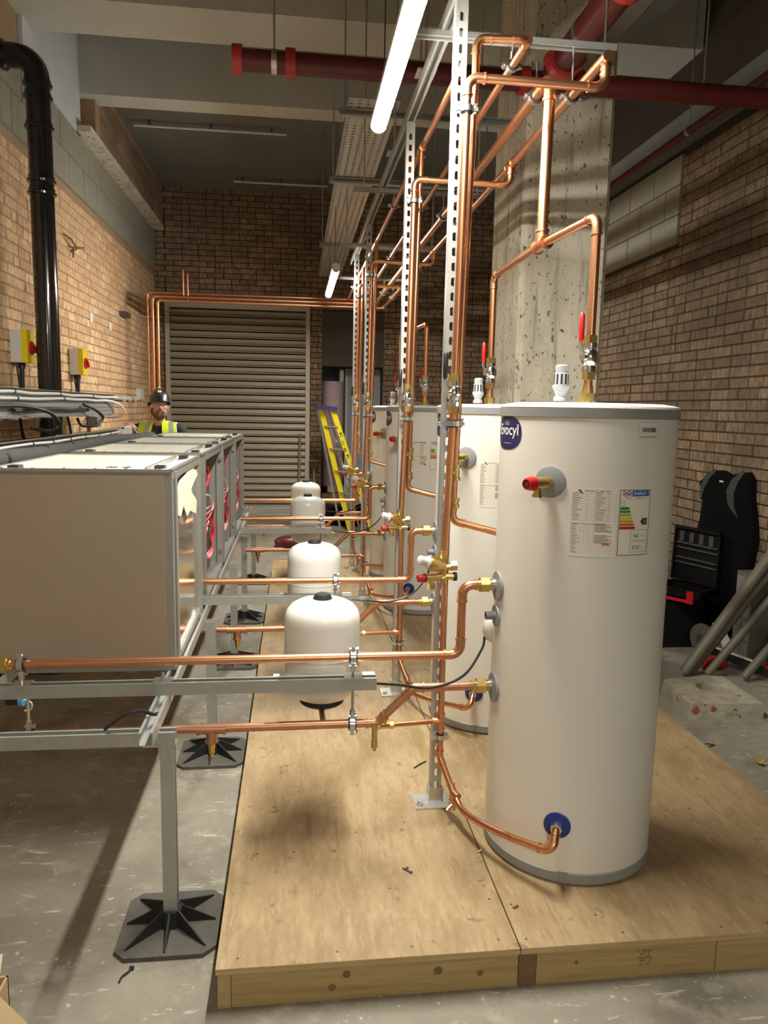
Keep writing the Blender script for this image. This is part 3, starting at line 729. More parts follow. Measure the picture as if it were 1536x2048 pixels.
def cylinder(i):
    Y0 = STA[i]; cx, cy = .952, Y0 - .27
    t = thing('hot_water_cylinder', 'tall white hot water cylinder ' + WHO[i], 'water cylinder', (cx, cy, ZP), 'white cylinders on the platform')
    g = G().lathe((cx, cy, 0), (0, 0, 1), [(0, ZP + .03), (CR, ZP + .03), (CR, .5), (CR, 1.0), (CR, 1.596), (CR - .004, 1.60), (0, 1.60)], 96); g.obj('shell', 'cyl_white', t)
    G().lathe((cx, cy, 0), (0, 0, 1), [(CR - .012, ZP), (CR - .008, ZP), (CR - .008, ZP + .008), (CR + .003, ZP + .01), (CR + .004, ZP + .04), (CR - .002, ZP + .044)], 96).obj('base_ring', 'band_grey', t)
    G().lathe((cx, cy, 0), (0, 0, 1), [(CR - .002, 1.594), (CR + .004, 1.597), (CR + .005, 1.622), (CR, 1.624)], 96).obj('top_band', 'band_grey', t)
    G().lathe((cx, cy, 0), (0, 0, 1), [(CR, 1.622), (CR + .005, 1.626), (CR + .002, 1.632), (CR - .02, 1.637), (CR - .05, 1.641), (0, 1.645)], 96).obj('lid', 'lid_white', t)
    # seam of the jacket
    w = Wrap(cx, cy, 5.3, 0)
    g = G(); vs = []
    for k in range(9):
        z = .165 + (1.594 - .165) * k / 8; a = .115 * (1 - k / 8) * CR * 2.2
        vs += [w.p(a, z, .0006), w.p(a + .003, z, .0006)]
    g.add(vs, [(2 * k, 2 * k + 1, 2 * k + 3, 2 * k + 2) for k in range(8)]); g.obj('jacket_seam', 'cyl_white', t)
    # logo
    w = Wrap(cx, cy, -83, 1.544)
    g = G(); w.disc(g, 0, 0, .085, .053, .0010, 2.5); lo = g.obj('logo_sticker', 'navy', t)
    g = G(); w.text(g, 'Evocyl', -.058, -.018, .128, .046, .0016, .012); g.obj('logo_lettering', 'white_print', lo)
    g = G(); w.quad(g, -.02, .035, -.034, -.031, .0016)
    for q in (-.012, 0, .012): w.poly(g, [(q - .005, .028), (q + .005, .028), (q, .039)], .0016)
    w.quad(g, -.017, .017, .024, .027, .0016); g.obj('logo_crest', 'ink_grey', lo)
    # data label
    w = Wrap(cx, cy, -29, 1.186); TW, TH = .136, .205
    g = G(); w.quad(g, 0, TW, 0, TH, .0008); lb = g.obj('data_label', 'paper', t)
    g = G()
    for k in range(12): w.quad(g, .004, TW - .004, .108 + k * .0072, .1086 + k * .0072, .0012)
    for k in range(9): w.quad(g, .004, .068, .040 + k * .0068, .0405 + k * .0068, .0012)
    for k in range(5): w.quad(g, .004, TW - .006, .010 + k * .006, .0104 + k * .006, .0012)
    for s in (.004, .068, TW - .0045): w.quad(g, s, s + .0005, .10, .188, .0012)
    for s in (.004, .03, .042, .055, .068): w.quad(g, s, s + .0005, .040, .095, .0012)
    g.obj('label_rules', 'ink_grey', lb)
    rg = random.Random(i + 11); g = G()
    w.poly(g, [(.018, .200), (.028, .200), (.036, .188), (.033, .188)], .0013)
    for k in range(12):
        z = .1105 + k * .0072; w.quad(g, .006, .006 + rg.uniform(.012, .026), z, z + .0014, .0013); w.quad(g, .072, .072 + rg.uniform(.012, .03), z + .001, z + .0024, .0013)
        if rg.random() < .7: w.quad(g, .046, .048, z, z + .0016, .0013)
        if rg.random() < .7: w.quad(g, .108, .111, z, z + .0016, .0013)
    for k in range(9):
        z = .0415 + k * .0068; w.quad(g, .006, .006 + rg.uniform(.012, .022), z, z + .0013, .0013)
        if k != 4: w.quad(g, .072, .072 + rg.uniform(.035, .055), z, z + .0013, .0013); w.quad(g, .072, .072 + rg.uniform(.03, .055), z + .0026, z + .0038, .0013)
    for k in range(5): w.quad(g, .006, .006 + rg.uniform(.01, .02), .0115 + k * .006, .0128 + k * .006, .0013)
    w.quad(g, .006, .10, .098, .0993, .0013)
    if i < 2: w.text(g, 'EVOCYL HE STD', .040, .194, .075, .0055, .0013, .01)
    else: w.quad(g, .040, .115, .194, .1985, .0013)
    g.obj('label_print', 'ink', lb)
    g = G(); w.quad(g, .096, .118, .0355, .043, .0014); g.obj('label_logo', 'print_orange', lb)
    # energy label
    w = Wrap(cx, cy, 0.2, 1.191); EW, EH = .106, .197
    g = G(); w.quad(g, 0, EW, 0, EH, .0008); en = g.obj('energy_label', 'paper', t)
    g = G()
    for a in ((0, EW, 0, .0018), (0, EW, EH - .0018, EH), (0, .0018, 0, EH), (EW - .0018, EW, 0, EH)): w.quad(g, *a, .0012)
    for z in (.010, .045):
        for a in ((.04, .100, z, z + .0008), (.04, .100, z + .031, z + .0318), (.04, .0408, z, z + .0318), (.0992, .100, z, z + .0318)): w.quad(g, *a, .0012)
    for a in ((.006, .016, .150, .1508), (.006, .016, .157, .1578), (.006, .016, .164, .1648), (.006, .0066, .150, .1648), (.0154, .016, .150, .1648)): w.quad(g, *a, .0012)
    w.quad(g, .02, .035, .1715, .1728, .0012); w.quad(g, .05, .085, .1715, .1728, .0012)
    w.text(g, '62', .052, .054, .017, .012, .0012, .01); w.text(g, 'W', .080, .056, .007, .006, .0012); w.text(g, '210', .048, .018, .025, .012, .0012, .01); w.text(g, 'L', .083, .019, .0035, .009, .0012)
    w.poly(g, [(.072, .102), (.080, .112), (.080, .092)], .0012); w.quad(g, .080, .098, .092, .112, .0012)
    g.obj('energy_print', 'ink', en)
    g = G(); w.text(g, 'C', .087, .098, .006, .008, .0018, .01); w.text(g, 'ENERGY', .044, .182, .045, .0085, .0018, .012)
    # flag whites
    w.quad(g, .008, .040, .1775, .1945, .0013); g.obj('white_lettering', 'white_print', en)
    g = G(); w.quad(g, .040, EW - .006, .1775, .1945, .0012)
    for a, b, c_, d in ((.0085, .021, .188, .194), (.027, .0395, .188, .194), (.0085, .021, .178, .184), (.027, .0395, .178, .184)):
        w.poly(g, [(a + (b - a) * .18, c_), (b, c_), (b, d - .001), (a + (b - a) * .9, c_ + (d - c_) * .5)], .0017)
        w.poly(g, [(a, c_ + (d - c_) * .2), (a, d), (a + (b - a) * .75, d)], .0017)
    g.obj('blue_panel', 'print_blue', en)
    g = G(); w.quad(g, .0085, .0395, .1848, .1872, .0018); w.quad(g, .0228, .0252, .178, .194, .0018); g.obj('flag_cross', 'red_plastic', en)
    for k in range(7):
        z = .138 - k * .0098; L = .030 + k * .0038
        g = G(); w.quad(g, .003, L, z, z + .008, .0012); w.poly(g, [(L, z), (L + .003, z + .004), (L, z + .008)], .0012); g.obj('rating_bar', 'band_g%d' % (k + 1), en)
    # barcode sticker
    w = Wrap(cx, cy, 9.6, 1.540); g = G(); w.quad(g, 0, .078, 0, .048, .0008); bc = g.obj('barcode_sticker', 'cyl_white', t)
    g = G()
    for a in ((0, .078, 0, .0005), (0, .078, .0475, .048), (0, .0005, 0, .048), (.0775, .078, 0, .048)): w.quad(g, *a, .0011)
    s = .013
    while s < .064:
        wd = rg.choice((.0007, .0013, .002)); w.quad(g, s, s + wd, .018, .031, .0012); s += wd + rg.choice((.0006, .0012))
    w.quad(g, .006, .07, .0035, .0052, .0012); g.obj('barcode_print', 'ink', bc)
    # temperature relief valve
    th = math.radians(-42.2); d = Vector((math.sin(th), -math.cos(th), 0)); c0 = Vector((cx, cy, 1.403)) + d * CR
    v = G().lathe(c0 - d * .004, d, [(.048, 0), (.048, .008), (.045, .0095), (0, .0095)], 32).obj('valve_flange', 'boss_grey', t)
    hd = (d + Vector((-.75, -.05, 0))).normalized()
    g = G().rod(c0, c0 + d * .03, .014, 14); hexn(g, c0 + d * .026, c0 + d * .044, .019); g.rod(c0 + d * .035, c0 + d * .035 + hd * .055, .0185, 16)
    g.rod(c0 + d * .035 + hd * .034, c0 + d * .035 + hd * .034 - Vector((0, 0, .038)), .012, 14); g.ring(c0 + d * .035 + hd * .034 - Vector((0, 0, .036)), (0, 0, 1), .008, .016, .010, 14)
    g.obj('relief_valve', 'brass', v)
    q = c0 + d * .035 + hd * .052
    G().lathe(q, hd, [(.021, 0), (.021, .016), (.017, .030), (.013, .032), (.013, .024), (0, .024)], 18).obj('red_cap', 'red_plastic', v)
    G().lathe(q + hd * .0242, hd, [(.007, 0), (.007, .006), (0, .006)], 10).obj('cap_screw', 'dark_metal', v)
    # left side bosses
    for z, r_ in ((1.035, .05), (.684, .05), (.934, .038)):
        d = Vector((-1, -.03, 0)).normalized() if z != .934 else Vector((-1, -.02, 0)).normalized(); c0 = Vector((cx, cy, z)) + d * CR
        b = G().lathe(c0 - d * .006, d, [(r_, 0), (r_, .010), (r_ * .96, .0125), (0, .0125)], 32).obj('side_boss', 'boss_grey', t)
        if z == .934:
            G().lathe(c0, d, [(.014, 0), (.014, .038), (.0105, .038), (.0105, .02), (0, .02)], 16).obj('blank_spigot', 'pipe_grey', b)
    # immersion cover (white dome) and blue drain boss
    th = math.radians(-113); d = Vector((math.sin(th), -math.cos(th), 0)); c0 = Vector((cx, cy, .86)) + d * CR
    G().lathe(c0 - d * .01, d, [(.055, 0), (.055, .012), (.048, .03), (.03, .042), (0, .046)], 24).obj('thermostat_cover', 'white_enamel', t)
    th = math.radians(-26.5); d = Vector((math.sin(th), -math.cos(th), 0)); c0 = Vector((cx, cy, .318)) + d * CR
    b = G().lathe(c0 - d * .005, d, [(.042, 0), (.042, .008), (.04, .0095), (0, .0095)], 32).obj('cold_inlet_boss', 'blue_boss', t)
    hexn(G(), c0, c0 + d * .02, .019).ring(c0 + d * .024, d, .011, .017, .014, 16).obj('inlet_nut', 'zinc', b)
    # auto air vent on the lid
    vx, vy = cx - .095, cy + .0
    G().lathe((vx, vy, 1.648), (0, 0, 1), [(0, 0), (.022, 0), (.022, .01), (.016, .016), (.020, .03), (.027, .042), (.027, .05), (.024, .05), (.022, .088), (.019, .09), (.019, .095), (.020, .097), (.020, .112), (.014, .116), (0, .116)], 20).obj('air_vent', 'grey_plastic', t)
    g = G()
    for k in range(10):
        a = 2 * PI * k / 10; g.bar((vx + math.cos(a) * .0225, vy + math.sin(a) * .0225, 1.701), (vx + math.cos(a) * .021, vy + math.sin(a) * .021, 1.733), .006, .003, (math.cos(a), math.sin(a), 0))
    g.obj('vent_slot', 'black_plastic', t)
    return t
for i in range(4): cylinder(i)
t = thing('dust_rag', 'crumpled pinkish paper scraps on the far cylinder lid', 'rag', (.86, STA[2] - .25, 1.65)); 
g = G(); rg = random.Random(5)
pts = [(.80 + .16 * a, STA[2] - .27 + .10 * b, 1.652 + .045 * rg.random() * (1 - abs(a - .3))) for b in range(3) for a in (0, .25, .5, .75, 1)]
g.add(pts + [(x, y, z + .004) for x, y, z in pts], [(5 * r + c_, 5 * r + c_ + 1, 5 * r + c_ + 6, 5 * r + c_ + 5) for r in range(2) for c_ in range(4)] + [(15 + 5 * r + c_, 15 + 5 * r + c_ + 5, 15 + 5 * r + c_ + 6, 15 + 5 * r + c_ + 1) for r in range(2) for c_ in range(4)])
g.obj('paper', 'mauve', t)

# ------------------------------------------------------------------ STATION PIPEWORK
for i, Y0 in enumerate(STA):
    w = WHO[i]; D = Y0 - 2.63; cy = Y0 - .27
    # slotted post
    t = thing('slotted_post', 'slotted galvanised strut post beside the cylinder ' + w, 'post', (.535, Y0, ZP), 'slotted posts on the platform')
    strut('post', (.535, Y0, ZP + .006), (.545, Y0, 2.97), (0, 1, 0), parent=t, slotted=True)
    G().mm((.455, Y0 - .055, ZP), (.62, Y0 + .055, ZP + .007)).obj('base_plate', 'zinc', t, smooth=False)
    g = G().mm((.508, Y0 - .026, ZP + .007), (.513, Y0 + .026, ZP + .075)).mm((.558, Y0 - .026, ZP + .007), (.563, Y0 + .026, ZP + .075)).mm((.508, Y0 - .028, ZP + .007), (.563, Y0 - .023, ZP + .07)); g.obj('post_socket', 'zinc', t, smooth=False)
    for x in (.475, .60): G().rod((x, Y0 - .02, ZP + .006), (x, Y0 - .02, ZP + .010), .014, 16).rod((x, Y0 - .02, ZP + .009), (x, Y0 - .02, ZP + .017), .008, 6).obj('anchor_bolt', 'zinc', t)
    # cold riser
    ya = Y0 - .055; xa = .552
    t = thing('cold_riser', 'copper cold feed riser with brass inlet valves beside the cylinder ' + w, 'pipe run', (xa, ya, ZP), 'copper cold risers')
    th = math.radians(-26.5); d = Vector((math.sin(th), -math.cos(th), 0)); c0 = Vector((.952, cy, .318)) + d * (CR + .02)
    e1 = c0 + d * .055 + Vector((.0, 0, -.05))
    bt = Vector((xa - .012, ya, .33))
    pipe_run(t, [c0, e1, (.70, 2.17 + D, .245)], .0118, 'copper')
    arc = bez([(.70, 2.17 + D, .245), (.64, 2.28 + D, .225), (.598, 2.42 + D, .20), (.578, 2.50 + D, .228)], 6)
    G().sweep(arc, .0118, 12).obj('bent_pipe', 'copper', t)
    pipe_run(t, [(.578, 2.50 + D, .228), bt, (bt.x, ya, .40)], .0118, 'copper')
    tee(t, (.578, 2.50 + D, .228), [(.3, -.75, -.2), (-.3, .75, 1.1), (0, -.1, -1)], .0122, 'copper', 2.4)
    G().rod((.578, 2.495 + D, .20), (.578, 2.49 + D, .165), .0085, 10).rod((.578, 2.49 + D, .19), (.55, 2.47 + D, .175), .006, 8).ring((.578, 2.493 + D, .18), (0, 0, 1), .006, .012, .012, 6).obj('drain_cock', 'brass', t)
    for z in (.47,): tee(t, (bt.x, ya, z), [(0, 0, 1), (0, 0, -1), (-1, 0, 0)], .0125, 'copper', 2.6)
    pipe_run(t, [(bt.x, ya, .40), (bt.x - .002, ya, 1.0)], .0118)
    pipe_run(t, [(xa - .018, ya, 1.10), (xa - .002, ya, 1.62)], .0135)
    xt = xa + .012
    if i == 0: top = [(xa, ya, 1.60), (xt, ya, 2.70), (1.022, ya - .03, 2.685), (1.022, ya - .03, 2.780), (1.022, ya + .08, 2.780)]
    else: top = [(xa, ya, 1.60), (xt, ya, 2.70), (1.022, ya - .03, 2.685), (1.022, ya - .03, 2.775)]
    pipe_run(t, top, .0145)
    if i: tee(t, (1.022, ya - .03, 2.780), [(0, 1, 0), (0, -1, 0), (0, 0, -1)], .0178)
    clip(t, (xt - .001, ya, 2.60), (0, 0, 1), .0145); clip(t, (xa, ya, 1.565), (0, 0, 1), .0145); clip(t, (bt.x, ya, .41), (0, 0, 1), .0118)
    ball_valve(t, (xa - .002, ya, 1.668), (0, 0, 1), (-.75, -.6, 0), .0145, 'black_plastic', 'chrome', .085)
    # inlet group
    gx = xa - .02; g = G()
    g.lathe((gx, ya, .995), (0, 0, 1), [(0, 0), (.017, 0), (.017, .02), (.013, .024), (.015, .05), (.014, .09), (.017, .096), (.017, .118), (0, .118)], 14)
    hd = Vector((-.86, -.30, .28)).normalized(); g.rod((gx, ya, 1.055), V3((gx, ya, 1.055)) + hd * .07, .02, 16); g.lathe(V3((gx, ya, 1.055)) + hd * .02, hd, [(0, 0), (.024, 0), (.027, .015), (.024, .04), (0, .04)], 16)
    g.rod((gx, ya, 1.05), (gx + .045, ya - .005, 1.057), .013, 12); hexn(g, (gx + .026, ya - .004, 1.056), (gx + .047, ya - .005, 1.058), .019)
    lo = V3((gx, ya, 1.018)); hl = Vector((-.95, -.30, 0)).normalized(); g.rod(lo, lo + hl * .075, .013, 12); g.rod(lo + hl * .05, lo + hl * .05 + Vector((0, -.005, -.035)), .011, 10); hexn(g, lo + hl * .05 + Vector((0, -.004, -.02)), lo + hl * .05 + Vector((0, -.005, -.042)), .014)
    g.rod(lo, lo + Vector((.042, -.004, 0)), .0125, 12)
    iv = g.obj('inlet_valve_group', 'brass', t)
    q = V3((gx, ya, 1.055)) + hd * .066; G().lathe(q, hd, [(.022, 0), (.022, .006), (.017, .010), (.0165, .038), (.012, .041), (0, .041)], 18).obj('adjuster_cap', 'pale_plastic', iv)
    q = lo + hl * .072; G().lathe(q, hl, [(.016, 0), (.016, .006), (0, .006)], 16).obj('cap_seal', 'black_plastic', iv)
    G().lathe(q + hl * .006, hl, [(.0145, 0), (.0145, .02), (.012, .024), (0, .024)], 16).obj('red_cap', 'red_plastic', iv)
    G().lathe(lo + Vector((.036, -.004, 0)), (1, 0, 0), [(.016, 0), (.016, .012), (0, .012)], 16).obj('blank_cap', 'black_plastic', iv)
    # filling loop at low level
    pipe_run(t, [(bt.x - .03, ya, .47), (.285, ya - .04, .475)], .0095)
    G().rod((.35, ya - .028, .474), (.30, ya - .037, .475), .0125, 12).rod((.325, ya - .033, .474), (.325, ya - .033, .515), .009, 10).ring((.352, ya - .028, .474), (1, 0, 0), .008, .0155, .014, 6).ring((.298, ya - .037, .475), (1, 0, 0), .008, .0155, .014, 6).ring((.325, ya - .033, .51), (0, 0, 1), .003, .011, .014, 6).rod((.325, ya - .033, .515), (.325, ya - .033, .54), .005, 8).obj('fill_valve', 'brass', t)
    # second riser
    yb = Y0 + .05; xb = .60
    t = thing('hot_riser', 'thin copper riser with brass check valves near the cylinder ' + w, 'pipe run', (xb, yb, 1.1), 'copper hot risers')
    if i == 0: pts = [(.748, yb - .03, 1.165), (xb - .02, yb, 1.205), (xb, yb, 1.6), (xb + .012, yb, 2.72), (xb + .012, yb, 2.87), (.79, yb - .02, 2.87), (.79, yb + .1, 2.87)]
    else: pts = [(.748, yb - .03, 1.165), (xb - .02, yb, 1.205), (xb, yb, 1.6), (xb + .01, yb, 2.86)]
    e = G(); a0, a1 = elbow_geo(pts[0], pts[1], pts[2], .0132, e); e.obj('elbow', 'copper', t)
    G().rod(pts[0], a0, .0132, 14).obj('pipe', 'copper', t)
    if i == 0:
        G().rod(a1, pts[3], .0132, 14).obj('pipe', 'copper', t); pipe_run(t, pts[3:], .0132)
    else:
        G().rod(a1, pts[3], .0132, 14).obj('pipe', 'copper', t); tee(t, (.61, yb, 2.87), [(0, 1, 0), (0, -1, 0), (0, 0, -1)], .0142)
    xk = xb - .012
    for z0, z1 in ((1.355, 1.415), (1.255, 1.29)):
        g = G().lathe((xk, yb, z0), (0, 0, 1), [(0, 0), (.018, 0), (.018, .012), (.0145, .014), (.0155, (z1 - z0) * .5), (.0145, z1 - z0 - .014), (.018, z1 - z0 - .012), (.018, z1 - z0), (0, z1 - z0)], 12)
        if z0 > 1.3: g.rod((xk, yb, 1.385), (xk - .022, yb - .008, 1.385), .011, 10)
        g.obj('check_valve', 'brass', t)
    # flow pipe from the heat pump side
    yp = Y0 - .26; xs = -.90 if i != 2 else -.395
    t = thing('flow_pipe', 'upper copper flow pipe stepping up into the cylinder ' + w, 'pipe run', (xs, yp, .79), 'copper flow pipes')
    pipe_run(t, [(xs, yp, .792), (.556, yp, .795), (.556, yp, 1.035), (.67, yp, 1.035)], .0145)
    g = G(); hexn(g, (.615, yp, 1.035), (.645, yp, 1.035), .027); g.rod((.60, yp, 1.035), (.66, yp, 1.035), .018, 14); g.obj('boss_union', 'brass', t)
    G().rod((.655, yp, 1.035), (.672, yp, 1.035), .021, 14).obj('union_tail', 'zinc', t)
    clip(t, (.194, yp, .793), (1, 0, 0), .0145, (0, 0, 1), (.194, yp, .725))
    if i == 0:
        clip(t, (-.855, yp, .792), (1, 0, 0), .0145, (0, 0, 1), (-.855, yp, .725))
        G().rod((-.885, yp, .792), (-.94, yp, .792), .021, 14).ring((-.905, yp, .792), (1, 0, 0), .014, .026, .02, 6).obj('brass_union', 'brass', t)
    # return pipe
    xs = -.90 if i != 2 else -.36
    t = thing('return_pipe', 'lower copper return pipe rising at 45 degrees to the cylinder ' + w, 'pipe run', (xs, yp, .55), 'copper return pipes')
    pipe_run(t, [(xs, yp, .558), (.278, yp, .562), (.398, yp, .682), (.67, yp, .684)], .0145, 'copper_worn')
    for x in (-.27,):
        tee(t, (x, yp, .558), [(1, 0, 0), (-1, 0, 0), (0, 0, -1)], .0155, 'copper_worn', 3.0)
        G().rod((x, yp, .52), (x, yp, .475), .010, 10).ring((x, yp, .50), (0, 0, 1), .006, .012, .012, 8).rod((x, yp, .476), (x, yp, .462), .006, 8).obj('drain_cock', 'brass', t)
    G().rod((.27, yp, .55), (.27, yp, .50), .0095, 10).rod((.27, yp, .50), (.27, yp, .475), .011, 10).rod((.27, yp, .475), (.27, yp, .463), .006, 8).obj('drain_cock', 'brass', t)
    g = G(); hexn(g, (.615, yp, .684), (.645, yp, .684), .027); g.rod((.60, yp, .684), (.66, yp, .684), .018, 14); g.obj('boss_union', 'brass', t)
    G().rod((.655, yp, .684), (.672, yp, .684), .021, 14).obj('union_tail', 'zinc', t)
    clip(t, (.194, yp, .561), (1, 0, 0), .0145, (0, 0, 1), (.194, yp, .684))
    if i == 0: clip(t, (-.84, yp, .558), (1, 0, 0), .0145, (0, 0, 1), (-.84, yp, .684))
    # expansion vessel and its cantilever strut
    yv = Y0 - .035
    q = thing('vessel_strut', 'cantilever strut carrying the pipes and vessel for the cylinder ' + w, 'strut', (.27, yp, .685), 'vessel cantilever struts')
    strut('channel', (-.93 if i != 2 else -.395, yp, .7055), (.272, yp, .7055), (0, 0, 1), parent=q)
    G().mm((-.07, yp + .023, .71), (.272, yp + .062, .7195)).mm((-.07, yp + .023, .69), (.272, yp + .028, .7195)).obj('vessel_bracket', 'zinc', q, smooth=False)
    for x in ((-.42, .194, -.855) if i == 0 else (.194,)): G().mm((x - .03, yp - .025, .7262), (x + .03, yp + .025, .731)).obj('square_washer', 'zinc', q, smooth=False)
    if i == 0: G().rod((-.42, yp, .73), (-.42, yp, .745), .008, 6).rod((-.42, yp, .74), (-.42, yp, .755), .005, 8).obj('bolt', 'zinc', q)
    t = thing('expansion_vessel', 'white domed expansion vessel in front of the cylinder ' + w, 'vessel', (.1, yv, .56), 'white expansion vessels')
    G().lathe((.1, yv, 0), (0, 0, 1), [(.070, .568), (.10, .583), (.122, .607), (.133, .645), (.1355, .70), (.1355, .855), (.134, .875), (.127, .896), (.112, .914), (.088, .927), (.055, .935), (.0, .937)], 48).obj('shell', 'vessel_white', t, ang=60)
    G().ring((.1, yv, .74), (0, 0, 1), .134, .1365, .004, 48).obj('weld_bead', 'vessel_white', t)
    G().lathe((.1, yv, 0), (0, 0, 1), [(0, .93), (.036, .93), (.033, .942), (.027, .953), (.015, .957), (0, .957)], 20).obj('valve_cap', 'rubber', t)
    G().lathe((.1, yv, 0), (0, 0, 1), [(0, .548), (.070, .548), (.080, .556), (.079, .572), (.070, .578)], 32).obj('base_ring', 'black_plastic', t)
    G().rod((.1, yv, .55), (.1, yv, .520), .016, 14).ring((.1, yv, .535), (0, 0, 1), .01, .02, .014, 6).obj('connector', 'brass', t)
    G().sweep(bez([(.1, yv, .53), (.1, yv - .012, .518), (.1, yv - .06, .522), (.1, yp + .04, .545), (.1, yp, .558)], 5), .0105, 10).obj('vessel_tail', 'copper_worn', t)
    # thermostat cable
    t = thing('sensor_cable', 'black sensor cable sagging from the cylinder ' + w, 'cable', (.5, yp, .6), 'black sensor cables')
    p0 = (.952 - .285, cy + .115, .822)
    G().sweep(bez([p0, (.645, cy + .07, .79), (.56, cy - .03, .735), (.45, cy - .04, .70), (.35, yp - .005, .695), (.272, yp, .70)], 6), .0045, 8).obj('cable', 'black_plastic', t)
# hot take-offs over the cylinder tops: cylinders 1-2 and 3-4 are joined, with a drop from the thick header
for k, (i, j) in enumerate(((0, 1), (2, 3))):
    ca, cb = STA[i] - .245, STA[j] - .245; xo = .958; xj = .92; zt = 2.235; tm = STA[i] + .19
    t = thing('hot_takeoff', ('copper bridge pipe with red lever valves over the two cylinders in front of the column', 'copper bridge pipe with lever valves over the two cylinders past the column')[k], 'pipe run', (xo, ca, 1.65), 'hot outlet bridges')
    pipe_run(t, [(xo, ca, 1.65), (xo, ca, 1.70)], .0165); pipe_run(t, [(xo, ca, 1.66), (xo, ca, zt), (xj, tm, zt)], .0145)
    pipe_run(t, [(xj, tm, zt), (xj, cb, zt), (xj, cb, 1.66)], .0145)
    tee(t, (xj, tm, zt), [(0, 1, 0), (.05, -1, 0), (0, 0, 1)], .0205, 'copper', 2.6)
    pipe_run(t, [(xj, tm, zt + .03), (.925, tm, 2.824), (.925, tm + .12, 2.824)], .0205)
    for x, y in ((xo, ca), (xj, cb)):
        g = G(); hexn(g, (x, y, 1.650), (x, y, 1.675), .026); g.rod((x, y, 1.64), (x, y, 1.69), .018, 12); g.obj('outlet_union', 'brass', t)
        ball_valve(t, (x, y, 1.79), (0, 0, 1), (-.8, -.55, 0), .0155, 'red_plastic', 'chrome', .085)
    clip(t, (.925, tm + .17, 2.824), (0, 1, 0), .0205, (1, 0, 0), (.925, tm + .17, 2.95))

# ------------------------------------------------------------------ SUPPORT FRAME AND RUBBER FEET
LEGS = (2.18, 3.35, 4.62, 5.60, 6.86)
fr = thing('support_frame', 'galvanised strut frame on legs under the row of heat pump units', 'frame', (-.7, 2.1, 0))
for x in (-.42, -1.0): strut('long_rail', (x, 2.07, .6645), (x, 7.0, .6645), (0, 0, 1), parent=fr)
for k, y in enumerate(LEGS):
    strut('cross_rail', (-1.56, y, .6235), (-.352, y, .6235), (0, 0, 1), parent=fr)
    for x in (-.377, -1.52):
        strut('leg', (x, y, .062), (x, y, .6025), (1, 0, 0), parent=fr)
        G().mm((x - .023, y - .026, .56), (x - .020, y + .026, .603)).mm((x - .07, y - .022, .600), (x - .02, y + .022, .603)).obj('angle_bracket', 'zinc', fr, smooth=False)
        lab = ('star-ribbed black rubber foot under the frame leg ' + ('closest to the cardboard box', 'below the gap after the first heat pump', 'below the third heat pump', 'below the fourth heat pump', 'past the last heat pump')[k]) if x > -1 else ('black rubber foot wall side, leg ' + ('closest to the cardboard box', 'below the gap after the first heat pump', 'below the third heat pump', 'below the fourth heat pump', 'past the last heat pump')[k])
        f = thing('rubber_foot', lab, 'support foot', (x, y, 0), 'rubber support feet')
        a = .148; c = .035
        G().prism([(x - a + c, y - a, 0), (x + a - c, y - a, 0), (x + a, y - a + c, 0), (x + a, y + a - c, 0), (x + a - c, y + a, 0), (x - a + c, y + a, 0), (x - a, y + a - c, 0), (x - a, y - a + c, 0)], (0, 0, .014)).obj('pad', 'rubber_dusty', f, smooth=False)
        G().lathe((x, y, .014), (0, 0, 1), [(.040, 0), (.036, .052), (.030, .052), (.030, .05), (0, .05)], 8, PI / 8).obj('socket', 'rubber', f, smooth=False)
        for q in range(8):
            th = PI / 4 * q + PI / 8 * 0; d = Vector((math.cos(th), math.sin(th), 0)); n = Vector((-d.y, d.x, 0)); R2 = .135 if q % 2 == 0 else .165
            p = V3((x, y, .014)); pr = [p + d * .03, p + d * R2, p + d * R2 + Vector((0, 0, .004)), p + d * .034 + Vector((0, 0, .056))]
            fixn(G().prism([v - n * .0025 for v in pr], n * .005).obj('rib', 'rubber', f, smooth=False))
# loose black leads on the near rail
t = thing('loose_lead', 'short black cable looped over the near end of the strut rail', 'cable', (-.5, 2.15, .65))
G().sweep(bez([(-.56, 2.19, .648), (-.53, 2.17, .675), (-.49, 2.16, .705), (-.45, 2.17, .71), (-.42, 2.19, .690), (-.41, 2.22, .680)], 6), .0055, 8).obj('cable', 'black_plastic', t)

